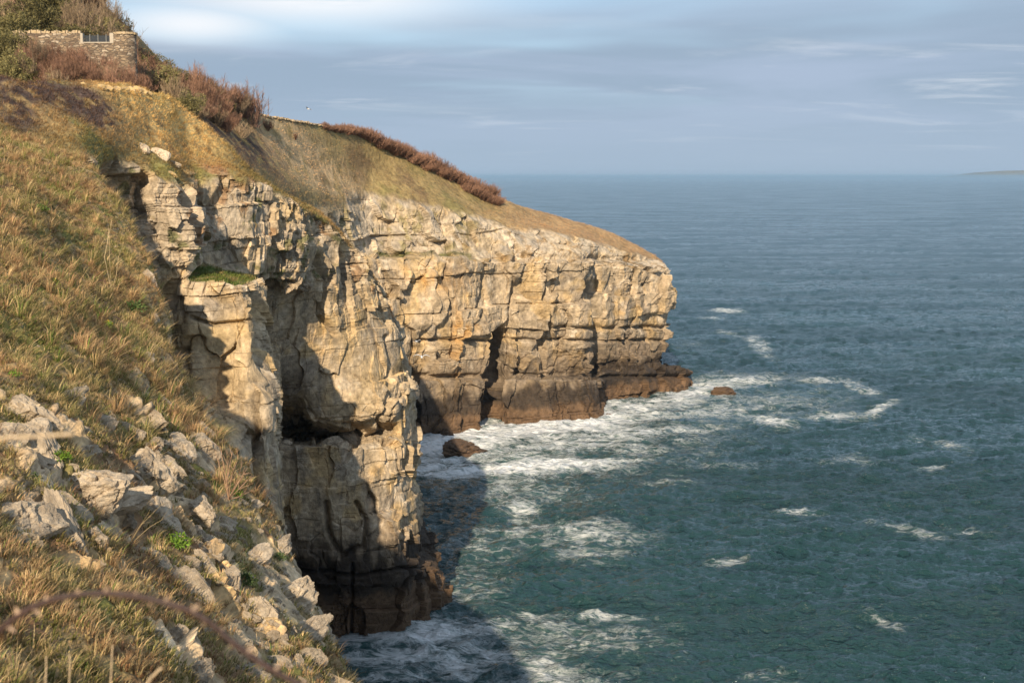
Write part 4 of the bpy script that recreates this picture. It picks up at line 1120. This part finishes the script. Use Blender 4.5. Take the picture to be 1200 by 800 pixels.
def seg(x0, x1, ztop, y=0.0, th=0.5):
    return ((x0 + x1) / 2, y, (ztop + zb) / 2), (x1 - x0, th, ztop - zb), 0.0
zt1 = zw(39.5) - W0[2]; zt2 = zw(51) - W0[2]; zt3 = zw(40.5) - W0[2]
V, Fc = boxes([seg(wl(18), wl(97.5), zt1), seg(wl(97.5) + .003, wl(132), zt2, 0.0, 0.5), seg(wl(132) + .003, wl(140), zt3)])
wb = link('wall_body', mesh_np('wall_body', V, Fc, [MW], False), wall)
# curved end bastion
n_ = 24; th = np.linspace(-2.0, 1.7, n_)
cxw = wl(147.0); rad = 12.5 * kW
ring = np.stack([cxw + rad * np.sin(th), 0.35 - rad * np.cos(th) + rad * 0.2, 0 * th], 1)
Vb = np.concatenate([ring + [0, 0, zb], ring + [0, 0, zt3], (ring - [cxw, 0.35, 0]) * [0.6, 0.6, 1] + [cxw, 0.35, zt3], (ring - [cxw, 0.35, 0]) * [0.6, 0.6, 1] + [cxw, 0.35, zb]])
fs = []
for k in range(3):
    for i in range(n_ - 1): fs.append((k * n_ + i, k * n_ + i + 1, (k + 1) * n_ + i + 1, (k + 1) * n_ + i))
link('bastion', mesh_np('bastion', Vb, np.array(fs), [MW], False), wall)
cps = []
x = wl(18)
while x < wl(96):
    w_ = rw.uniform(0.14, 0.30); hh = rw.uniform(0.14, 0.30); cps.append(((x + w_ / 2, 0, zt1 + hh / 2 + 0.003), (w_ * 0.9, 0.5, hh), rw.normal() * 0.08, 0.02)); x += w_
for i in range(20):
    t_ = -1.9 + i * 0.185; cps.append(((cxw + rad * 0.93 * math.sin(t_), 0.35 - rad * 0.93 * math.cos(t_) + rad * .2, zt3 + 0.1), (0.22, 0.32, rw.uniform(0.14, 0.22)), t_, 0.015))
V, Fc = boxes(cps, rw)
cop = link('coping', mesh_np('coping', V, Fc, [MCOP], False), wall)
V, Fc = boxes([((wl(98.5), -0.01, (zt1 + zt2) / 2), (0.22, 0.56, zt1 - zt2), 0), ((wl(133.5), -0.01, (zt3 + zt2) / 2 + .05), (0.34, 0.56, zt3 - zt2 + .1), 0), (((wl(100) + wl(131)) / 2, -0.01, zt2 + 0.05), (wl(131) - wl(100), 0.56, 0.09), 0)])
link('gap_surround', mesh_np('gap_surround', V, Fc, [MWHITE], False), wall)
for i in range(3):
    x_ = wl(107 + i * 9.5)
    V, Fc = box_np((x_, 0.1, zt2 + 0.1 + 0.35), (0.08, 0.08, 0.74)); link('post', mesh_np('post', V, Fc, [MPOST], False), wall)
V, Fc = box_np(((wl(100) + wl(131)) / 2, 0.16, zt2 + 0.42), (wl(131) - wl(100) - .1, 0.02, 0.58)); link('glass_panel', mesh_np('glass_panel', V, Fc, [tg.m], False), wall)

# low dry stone wall along the skyline ridge
rid = []
for i in range(230):
    px_ = 232 + i / 229 * 168; p = None
    for yy in np.arange(95, 165, 0.8):
        hh = ray(px_, yy, 'F')
        if hh is not None:
            p = ray(px_, yy + 1.0, 'F'); p = p[0] if p is not None else hh[0]; break
    if p is None: continue
    rid.append(((p.x, p.y, p.z + 0.04), (rw.uniform(0.25, 0.6), 0.4, rw.uniform(0.08, 0.24)), rw.normal() * 0.3, 0.04))
c0 = np.array(rid[0][0])
V, Fc = boxes([((a[0] - c0[0], a[1] - c0[1], a[2] - c0[2]), b, c, d) for a, b, c, d in rid], rw)
o = link('dry_stone_wall', mesh_np('dry_stone_wall', V, Fc, [MCOP], False)); o.location = c0
tag(o, 'low line of tumbled dry stone wall along the skyline ridge', 'dry stone wall')

# ================================================================== FOREGROUND PLANTS
def leafy(px_, py_, size, label, c1, c2, n=150, name='leafy_plant', flowers=0, which='G'):
    hit = ray(px_, py_, which); p = hit[0]; k = p.y / F
    h = size * k; r = np.random.default_rng(int(px_ * 7 + py_))
    dv = r.normal(size=(n, 3)); dv[:, 2] = np.abs(dv[:, 2]) * 1.1 + 0.15; dv /= np.linalg.norm(dv, axis=1)[:, None]
    rr_ = r.uniform(0.35, 1, n)[:, None] * h * 0.5
    c = dv * rr_; s = r.uniform(0.16, 0.28, n)[:, None] * h * 0.55
    t1 = np.cross(dv, r.normal(size=(n, 3))); t1 /= np.linalg.norm(t1, axis=1)[:, None]
    t2 = np.cross(t1, dv) * 0.5 + dv * 0.7
    pts_ = [c, c + t1 * s * 0.35 + t2 * s * 0.6, c + t2 * s * 1.5 - np.array([0, 0, 1]) * s * 0.2, c - t1 * s * 0.35 + t2 * s * 0.6]
    V = np.stack(pts_, 1).reshape(-1, 3); Fc = np.arange(4 * n).reshape(-1, 4)
    cc = np.array(c1) + (np.array(c2) - np.array(c1)) * r.random((n, 1)); cc = np.repeat(cc, 4, 0)
    root = bpy.data.objects.new(name, None); COL.objects.link(root); root.location = p
    tag(root, label, 'plant')
    link('foliage', mesh_np('foliage', V, Fc, [M_LEAF], False, cc), root)
    A = np.zeros((9, 3)) - [0, 0, 0.05 * h]; B = c[:9]
    V, Fc, C = prisms(A, B, np.full(9, 0.02 * h), np.full(9, 0.01 * h), np.tile([0.1, 0.12, 0.03], (9, 1)))
    link('stems', mesh_np('stems', V, Fc, [M_LEAF], False, C), root)
    if flowers:
        fp = c[:flowers] * 1.15; V, Fc = [], []
        f1_ = np.stack([fp + t1[:flowers] * 0.06 * h, fp + dv[:flowers] * 0.05 * h, fp - t1[:flowers] * 0.06 * h, fp - dv[:flowers] * 0.05 * h], 1).reshape(-1, 3)
        link('flowers', mesh_np('flowers', f1_, np.arange(4 * flowers).reshape(-1, 4), [M_LEAF], False, np.tile([0.8, 0.6, 0.03], (4 * flowers, 1))), root)
BG1, BG2 = (0.12, 0.22, 0.025), (0.22, 0.34, 0.05)
DG1, DG2 = (0.06, 0.10, 0.03), (0.12, 0.16, 0.05)
leafy(71, 540, 26, 'bright green leafy plant above the big cleft boulder', BG1, BG2, 200)
leafy(208, 640, 32, 'bright green spreading leafy plant beside the notched pale rock', BG1, BG2, 240)
leafy(40, 562, 18, 'dark green herb left of the sloping grey slab', DG1, DG2)
leafy(288, 684, 28, 'dark green cushion plant between the white jointed rocks', DG1, DG2, 260)
leafy(62, 335, 18, 'yellow flowered plant in the upper grass', BG1, DG2, 150, flowers=14)
leafy(125, 385, 18, 'yellow flowered plant near the slope edge', DG1, BG2, 150, flowers=16)
leafy(48, 248, 18, 'bright green plant high in the upper grass', BG1, DG2)
leafy(158, 365, 26, 'dark green plant on the slope edge beside the cliff', DG1, DG2, 260)
leafy(18, 441, 16, 'bright green low plant at the left edge above the pale slab', BG1, BG2)
leafy(278, 582, 16, 'bright green plant at the foot of the dead twig fan', BG1, BG2)
leafy(268, 572, 16, 'dark leaved plant under the dead twig fan', DG1, DG2)
leafy(328, 655, 18, 'dark green clump on the slope edge above the craggy rock', DG1, DG2, 200)
leafy(12, 500, 14, 'bright green sprig against the pale slab at the left edge', BG1, BG2)
leafy(150, 495, 12, 'small green sprig above the wedge shaped pale stone', BG1, BG2)
leafy(375, 762, 14, 'mossy green sprig right of the smooth rounded cream boulder', DG1, BG2)

def stalks(px_, py_, lst, rad_, c, name, label, cat, Yfix=None, seed=1, twigs=0):
    """lst: end points in pixels at the plant's distance"""
    if Yfix is None: p = np.array(ray(px_, py_, 'G')[0])
    else: p = pt(px_, py_, Yfix)
    Y_ = p[1]; r = np.random.default_rng(seed); A, B, RA, RB = [], [], [], []
    for (ex_, ey_) in lst:
        e = pt(ex_, ey_, Y_ + r.normal() * 0.01 * Y_) - p
        m_ = e * 0.5 + r.normal(size=3) * 0.04 * np.linalg.norm(e)
        A += [np.zeros(3), m_]; B += [m_, e]; RA += [rad_, rad_ * 0.7]; RB += [rad_ * 0.7, rad_ * 0.35]
        for _ in range(twigs):
            t_ = r.uniform(0.3, 0.95); q = m_ + (e - m_) * t_; dv = e / np.linalg.norm(e) + r.normal(size=3) * 0.45
            A.append(q); B.append(q + dv * np.linalg.norm(e) * r.uniform(0.1, 0.25)); RA.append(rad_ * 0.45); RB.append(rad_ * 0.25)
    A, B, RA, RB = map(np.array, (A, B, RA, RB))
    V, Fc, C = prisms(A, B, RA, RB, np.tile(c, (len(A), 1)) * r.uniform(0.8, 1.2, (len(A), 1)))
    o = link(name, mesh_np(name, V, Fc, [M_TWIG], True, C)); o.location = p
    tag(o, label, cat)
stalks(268, 585, [(252, 530), (258, 522), (266, 527), (272, 530), (280, 533), (285, 541), (290, 548), (296, 556), (294, 567), (299, 572), (288, 575), (262, 540), (275, 545), (284, 556)], 0.008, (0.32, 0.2, 0.13), 'dead_twigs', 'fan of dead bare twigs sticking out from the slope edge', 'dead plant', twigs=3)
stalks(131, 342, [(131, 258), (128, 275), (139, 300)], 0.007, (0.55, 0.42, 0.25), 'dry_stalk', 'single pale dry stalk standing in the upper grass', 'dry stalk', seed=3, twigs=2)
stalks(150, 640, [(190, 590), (175, 600), (205, 600)], 0.004, (0.4, 0.3, 0.16), 'dry_stalk', 'thin dry stalks leaning over the centre rocks', 'dry stalk', seed=5, twigs=3)

# blurred stems right in front of the lens
def tube(path, rad_, mat, name, nodes=None, seg_=10, sub=14):
    pts_ = np.array(path); t_ = np.linspace(0, len(pts_) - 1, (len(pts_) - 1) * sub + 1)
    k = np.clip(np.floor(t_).astype(int), 0, len(pts_) - 2); f_ = (t_ - k)[:, None]
    Pm = np.concatenate([[2 * pts_[0] - pts_[1]], pts_, [2 * pts_[-1] - pts_[-2]]])
    p0, p1, p2, p3 = Pm[k], Pm[k + 1], Pm[k + 2], Pm[k + 3]
    C = 0.5 * (2 * p1 + (p2 - p0) * f_ + (2 * p0 - 5 * p1 + 4 * p2 - p3) * f_**2 + (3 * p1 - p0 - 3 * p2 + p3) * f_**3)
    T = np.gradient(C, axis=0); T /= np.linalg.norm(T, axis=1)[:, None]
    U = np.cross(T, [0, 1, 0.1]); U /= np.linalg.norm(U, axis=1)[:, None]; W = np.cross(T, U)
    rads = rad_ * (1 + 0.12 * np.sin(np.arange(len(C)) * 1.9))
    a = np.linspace(0, 2 * np.pi, seg_, endpoint=False)
    V = C[:, None] + (U[:, None] * np.cos(a)[None, :, None] + W[:, None] * np.sin(a)[None, :, None]) * rads[:, None, None]
    n = len(C); Fc = []
    i = np.arange(n - 1)[:, None] * seg_; j = np.arange(seg_)[None]; j2 = (j + 1) % seg_
    Fc = np.stack([i + j, i + j2, i + seg_ + j2, i + seg_ + j], -1).reshape(-1, 4)
    return C, U, V.reshape(-1, 3), Fc
YB = 1.25
pth = [pt(-170, 900, YB * 1.02), pt(-60, 800, YB), pt(0, 738, YB), pt(45, 708, YB), pt(95, 696, YB * 1.0), pt(140, 696, YB), pt(190, 705, YB), pt(235, 722, YB), pt(280, 758, YB), pt(325, 788, YB), pt(375, 812, YB), pt(460, 850, YB), pt(560, 930, YB * 1.02)]
C, U, V, Fc = tube(pth, 0.0031, None, 'stem')
br = bpy.data.objects.new('bramble_stem', None); COL.objects.link(br)
br.location = pth[0]; off = np.array(pth[0])
tag(br, 'arching thorny red brown bramble stem blurred close to the camera', 'bramble')
MB = mat_plain('bramble_bark', (0.035, 0.016, 0.012), 0.6, 0.9, 22)
MTHORN = mat_plain('pale_thorn', (0.5, 0.35, 0.24), 0.6, 0.2, 60)
link('stem', mesh_np('stem', V - off, Fc, [MB], True), br)
A, B = [], []
for i in range(20, len(C) - 20, 5):
    sgn = 1 if (i // 5) % 2 else -1; dv = U[i] * sgn * 0.0075 + np.array([0.002, -0.001, 0])
    A.append(C[i] + U[i] * sgn * 0.002 - off); B.append(C[i] + dv - off)
for a_, b_ in zip(A, B):
    k_ = random.uniform(0.6, 1.5); V, Fc, cc = prisms(np.array([a_ * 0]), np.array([(b_ - a_) * k_]), np.array([0.0022 * k_]), np.array([0.0004]), np.ones((1, 3)))
    th_ = link('thorn', mesh_np('thorn', V, Fc, [MTHORN], False), br); th_.location = a_
MS = mat_plain('dry_straw', (0.5, 0.38, 0.24), 0.7, 0.25, 40)
for pth, lab in [
  ([pt(-260, 560, 1.3), pt(-80, 520, 1.2), pt(0, 513, 1.2), pt(45, 511, 1.2), pt(86, 508, 1.2)], 'pale straw stem blurred near the camera reaching in from the left edge'),
  ([pt(160, 900, 1.7), pt(170, 810, 1.7), pt(183, 788, 1.7), pt(190, 782, 1.7)], 'short blurred pale stalk at the bottom edge, the right of four'),
  ([pt(126, 900, 2.4), pt(129, 820, 2.4), pt(131, 770, 2.4), pt(132, 755, 2.4)], 'thin blurred stalk at the bottom edge, second from right of four'),
  ([pt(78, 900, 2.4), pt(80, 820, 2.4), pt(82, 780, 2.4), pt(81, 766, 2.4)], 'thin blurred stalk at the bottom edge, second from left of four'),
  ([pt(50, 900, 2.4), pt(52, 820, 2.4), pt(54, 785, 2.4), pt(54, 768, 2.4)], 'thin blurred stalk at the bottom edge, leftmost of four')]:
    C, U, V, Fc = tube(pth, 0.0015 if 'thin' not in lab else 0.0011, None, 'stalk', sub=8)
    off = np.array(pth[0]); o = link('straw_stem', mesh_np('straw_stem', V - off, Fc, [MS], True)); o.location = off
    tag(o, lab, 'dry stalk')

# ================================================================== GULLS
MG = mat_plain('gull_white', (0.75, 0.75, 0.74), 0.7, 0.05, 5); MGW = mat_plain('gull_grey', (0.5, 0.51, 0.53), 0.7, 0.08, 5)
MBK = mat_plain('beak_yellow', (0.6, 0.4, 0.05), 0.5, 0.1, 5)
def gull(loc, heading, span, label, bank=0.0, flap=0.12):
    root_me = []
    L = span * 0.42; n = 15; seg_ = 10; V = []
    ts = np.linspace(0, 1, n)
    prof = np.interp(ts, [0, .04, .1, .16, .24, .4, .6, .8, .93, 1], [.004, .03, .05, .05, .055, .085, .08, .045, .02, .006]) * span * 0.62
    for t_, r_ in zip(ts, prof):
        for k in range(seg_):
            a = 2 * np.pi * k / seg_; V.append((r_ * math.cos(a), (0.5 - t_) * L, r_ * 0.9 * math.sin(a) + (0.03 * span if t_ < 0.12 else 0.0)))
    Fc = [(i * seg_ + k, i * seg_ + (k + 1) % seg_, (i + 1) * seg_ + (k + 1) % seg_, (i + 1) * seg_ + k) for i in range(n - 1) for k in range(seg_)]
    o = link('gull', mesh_np('gull', np.array(V), np.array(Fc), [MG], True))
    for sgn in (-1, 1):
        rows = [(0.02, 0.10, -0.10, 0.0), (0.16, 0.12, -0.07, flap * 0.9), (0.28, 0.10, -0.05, flap * 1.0), (0.40, 0.03, -0.07, flap * 0.7), (0.5, -0.08, -0.10, flap * 0.35)]
        W = []
        for (x, yf, yb, z) in rows:
            for (yy, dz) in ((yf, 0), ((yf + yb) / 2, 0.014), (yb, 0), ((yf + yb) / 2, -0.004)): W.append((sgn * x * span, yy * span, (z + dz) * span))
        Fw = [(i * 4 + k, i * 4 + (k + 1) % 4, i * 4 + 4 + (k + 1) % 4, i * 4 + 4 + k) for i in range(4) for k in range(4)]
        link('wing', mesh_np('wing', np.array(W), np.array(Fw), [MGW], True), o)
    T_ = np.array([(-.03, -.19, 0), (.03, -.19, 0), (.06, -.28, 0), (-.06, -.28, 0), (-.03, -.19, .008), (.03, -.19, .008), (.06, -.28, .006), (-.06, -.28, .006)]) * span
    link('tail', mesh_np('tail', T_, np.array([(0, 1, 2, 3), (4, 7, 6, 5), (0, 4, 5, 1), (1, 5, 6, 2), (2, 6, 7, 3), (3, 7, 4, 0)]), [MG], False), o)
    Bk = np.array([(-.008, .2, .02), (.008, .2, .02), (.008, .2, .04), (-.008, .2, .04), (0, .25, .022), (0, .25, .022), (0, .25, .026), (0, .25, .026)]) * span
    link('beak', mesh_np('beak', Bk, np.array([(0, 1, 2, 3), (0, 4, 5, 1), (1, 5, 6, 2), (2, 6, 7, 3), (3, 7, 4, 0)]), [MBK], False), o)
    o.location = loc; o.rotation_euler = (0.12, bank, heading); tag(o, label, 'gull', 'gulls gliding over the bay'); return o
gull(pt(494, 418, 118), 0.15, 1.45, 'white gull gliding in front of the shaded cliff, the larger of two', 0.05)
gull(pt(489, 400, 135), -0.6, 1.0, 'smaller white gull gliding just above the other at the shaded cliff', -0.2)
gull(pt(361, 128, 150), 1.0, 1.1, 'tiny white gull against the sky above the ridge', 0.3)

# ================================================================== FAR COAST AND AIR
xs = np.linspace(0, 1, 160); Yc = 42000.0
x0, x1 = ptz(1118, 0, Yc)[0], ptz(1420, 0, Yc)[0]
hgt = 210 * (sstep(0, 0.22, xs) * (1 - 0.25 * sstep(0.25, 0.5, xs)) + 0.12 * fbm(np.stack([xs * 9, xs * 0, xs * 0], 1), 4, 701)) * sstep(0, 0.05, xs)
rows = [(0, -700), (0.75, -300), (1.0, 400), (0.8, 2500), (0, 4500)]
V = np.array([[(x0 + (x1 - x0) * a, Yc + dy, max(hh, 1) * k - (3 if k == 0 else 0)) for a, hh in zip(xs, hgt)] for k, dy in rows])
tag(link('distant_coast', mesh_np('distant_coast', V, grid_faces(5, 160), [mat_plain('distant_land', (0.16, 0.165, 0.15), 0.9, 0.3, 0.004)])), kind='structure')
V, Fc = box_np((0, 29000, 27), (110000, 62000, 74))
hm = bpy.data.materials.new('sea_air'); hm.use_nodes = True; hn = hm.node_tree
for n_d in list(hn.nodes):
    if n_d.type != 'OUTPUT_MATERIAL': hn.nodes.remove(n_d)
pv = hn.nodes.new('ShaderNodeVolumePrincipled'); pv.inputs['Color'].default_value = (0.36, 0.56, 0.77, 1); pv.inputs['Density'].default_value = 0.00005
hn.links.new(pv.outputs[0], [n_d for n_d in hn.nodes if n_d.type == 'OUTPUT_MATERIAL'][0].inputs['Volume'])
tag(link('haze', mesh_np('haze', V, Fc, [hm], False)), kind='stuff')

# ================================================================== LIGHT, SKY, CAMERA
AZ = math.radians(8)       # the sun stands behind the camera, this much to the left
EL = math.radians(26.5)
to_sun = Vector((-math.sin(AZ) * math.cos(EL), -math.cos(AZ) * math.cos(EL), math.sin(EL)))
sun = bpy.data.lights.new('sun', 'SUN'); sun.energy = 5.0; sun.angle = math.radians(0.6); sun.color = (1.0, 0.83, 0.61)
so = bpy.data.objects.new('sun', sun); COL.objects.link(so)
so.rotation_mode = 'QUATERNION'; so.rotation_quaternion = to_sun.to_track_quat('Z', 'Y')

w = bpy.data.worlds.new('World'); scene.world = w; w.use_nodes = True
nt = w.node_tree; nd = nt.nodes; lk = nt.links
bg = nd['Background']; bg.inputs[1].default_value = 0.1
sky = nd.new('ShaderNodeTexSky'); sky.sky_type = 'NISHITA'; sky.sun_disc = False
sky.sun_elevation = EL; sky.sun_rotation = math.atan2(to_sun.x, to_sun.y)
sky.air_density = 1.0; sky.dust_density = 1.5; sky.altitude = 40
tc = nd.new('ShaderNodeTexCoord'); sp = nd.new('ShaderNodeSeparateXYZ'); lk.new(tc.outputs['Generated'], sp.inputs[0])
def wm(op, a, b=None, c=None):
    n = nd.new('ShaderNodeMath'); n.operation = op
    for i, x in enumerate((a, b, c)):
        if x is None: continue
        if isinstance(x, (int, float)): n.inputs[i].default_value = x
        else: lk.new(x, n.inputs[i])
    return n.outputs[0]
def wr(f, a, b, lo=0., hi=1.):
    n = nd.new('ShaderNodeMapRange'); n.interpolation_type = 'SMOOTHSTEP'; lk.new(f, n.inputs[0])
    for k, x in zip((1, 2, 3, 4), (a, b, lo, hi)): n.inputs[k].default_value = x
    return n.outputs[0]
def wmix(f, a, b):
    n = nd.new('ShaderNodeMix'); n.data_type = 'RGBA'
    for i, x in zip((0, 6, 7), (f, a, b)):
        if isinstance(x, (int, float)): n.inputs[i].default_value = x
        elif isinstance(x, tuple): n.inputs[i].default_value = x + (1,)
        else: lk.new(x, n.inputs[i])
    return n.outputs[2]
den_ = wm('ADD', wm('MAXIMUM', sp.outputs[2], 0.0), 0.07)
cx_ = wm('DIVIDE', sp.outputs[0], den_); cy_ = wm('DIVIDE', sp.outputs[1], den_)
cb = nd.new('ShaderNodeCombineXYZ'); lk.new(cx_, cb.inputs[0]); lk.new(cy_, cb.inputs[1])
def wnoise(sx, sy, detail, rough, dist, off):
    m = nd.new('ShaderNodeMapping'); lk.new(cb.outputs[0], m.inputs[0]); m.inputs['Scale'].default_value = (sx, sy, 1); m.inputs['Location'].default_value = off
    n = nd.new('ShaderNodeTexNoise'); lk.new(m.outputs[0], n.inputs['Vector']); n.inputs['Scale'].default_value = 1.0
    n.inputs['Detail'].default_value = detail; n.inputs['Roughness'].default_value = rough; n.inputs['Distortion'].default_value = dist
    return n.outputs['Fac']
na_ = wnoise(0.35, 0.42, 6, 0.55, 0.6, (3.1, 0.4, 0)); nb_ = wnoise(0.8, 1.3, 7, 0.62, 0.5, (7.7, 5.3, 0)); nc_ = wnoise(0.22, 0.3, 4, 0.5, 0.3, (1.7, 9.1, 0))
K = 8.8
haze_c = tuple(K * x for x in (0.335, 0.425, 0.535)); grey_c = tuple(K * x for x in (0.285, 0.37, 0.48)); mid_c = tuple(K * x for x in (0.35, 0.43, 0.56)); blue_c = tuple(K * x for x in (0.38, 0.57, 0.76)); wht_c = tuple(K * x for x in (0.80, 0.82, 0.85))
cl_col = wmix(wr(na_, 0.38, 0.62), grey_c, mid_c)
cl_col = wmix(wm('MULTIPLY', wr(nb_, 0.52, 0.70), wr(nc_, 0.42, 0.62, 0.08, 0.42)), cl_col, wht_c)
cover = wm('MAXIMUM', wr(nc_, 0.34, 0.5), wr(sp.outputs[2], 0.11, 0.03))
gap = wmix(0.75, sky.outputs[0], blue_c)
mixd = wmix(wm('MULTIPLY', cover, 0.97), gap, cl_col)
def blob(px_, py_, rx_, rz_):
    d_ = pt(px_, py_, 1.0) - np.array([0, 0, H]); d_ /= np.linalg.norm(d_)
    a_ = wm('MULTIPLY', wm('SUBTRACT', sp.outputs[0], float(d_[0])), 1.0 / rx_); b_ = wm('MULTIPLY', wm('SUBTRACT', sp.outputs[2], float(d_[2])), 1.0 / rz_)
    return wm('EXPONENT', wm('MULTIPLY', wm('ADD', wm('MULTIPLY', a_, a_), wm('MULTIPLY', b_, b_)), -1.0))
mixd = wmix(wm('MULTIPLY', blob(560, -2, 0.10, 0.010), 0.8), mixd, blue_c)
wb_ = wm('MULTIPLY', wm('MAXIMUM', blob(370, -4, 0.10, 0.017), wm('MULTIPLY', blob(225, 28, 0.05, 0.012), 0.9)), wr(nb_, 0.30, 0.5))
mixd = wmix(wb_, mixd, wht_c)
hi_ = nd.new('ShaderNodeVectorMath'); hi_.operation = 'SCALE'; lk.new(mixd, hi_.inputs[0]); lk.new(wr(sp.outputs[2], 0.14, 0.45, 1.0, 1.12), hi_.inputs['Scale'])
mixd = hi_.outputs[0]
hz = wmix(wr(sp.outputs[2], 0.075, -0.002), mixd, haze_c)
lk.new(hz, bg.inputs[0])

cam = bpy.data.cameras.new('camera'); co = bpy.data.objects.new('camera', cam); COL.objects.link(co); scene.camera = co
cam.sensor_width = 36.0; cam.lens = F / 1200 * 36.0; cam.clip_start = 0.05; cam.clip_end = 200000
co.location = (0, 0, H); co.rotation_euler = (math.pi / 2 - TH, 0, 0)
cam.dof.use_dof = True; cam.dof.focus_distance = 45; cam.dof.aperture_fstop = 8.0

scene.view_settings.view_transform = 'Standard'; scene.view_settings.look = 'None'
scene.view_settings.exposure = 0.45; scene.view_settings.gamma = 1.0
scene.render.engine = 'CYCLES'; scene.cycles.use_denoising = True
scene.cycles.max_bounces = 5; scene.cycles.diffuse_bounces = 2; scene.cycles.glossy_bounces = 2; scene.cycles.transparent_max_bounces = 8
scene.render.resolution_x = 1024; scene.render.resolution_y = 682
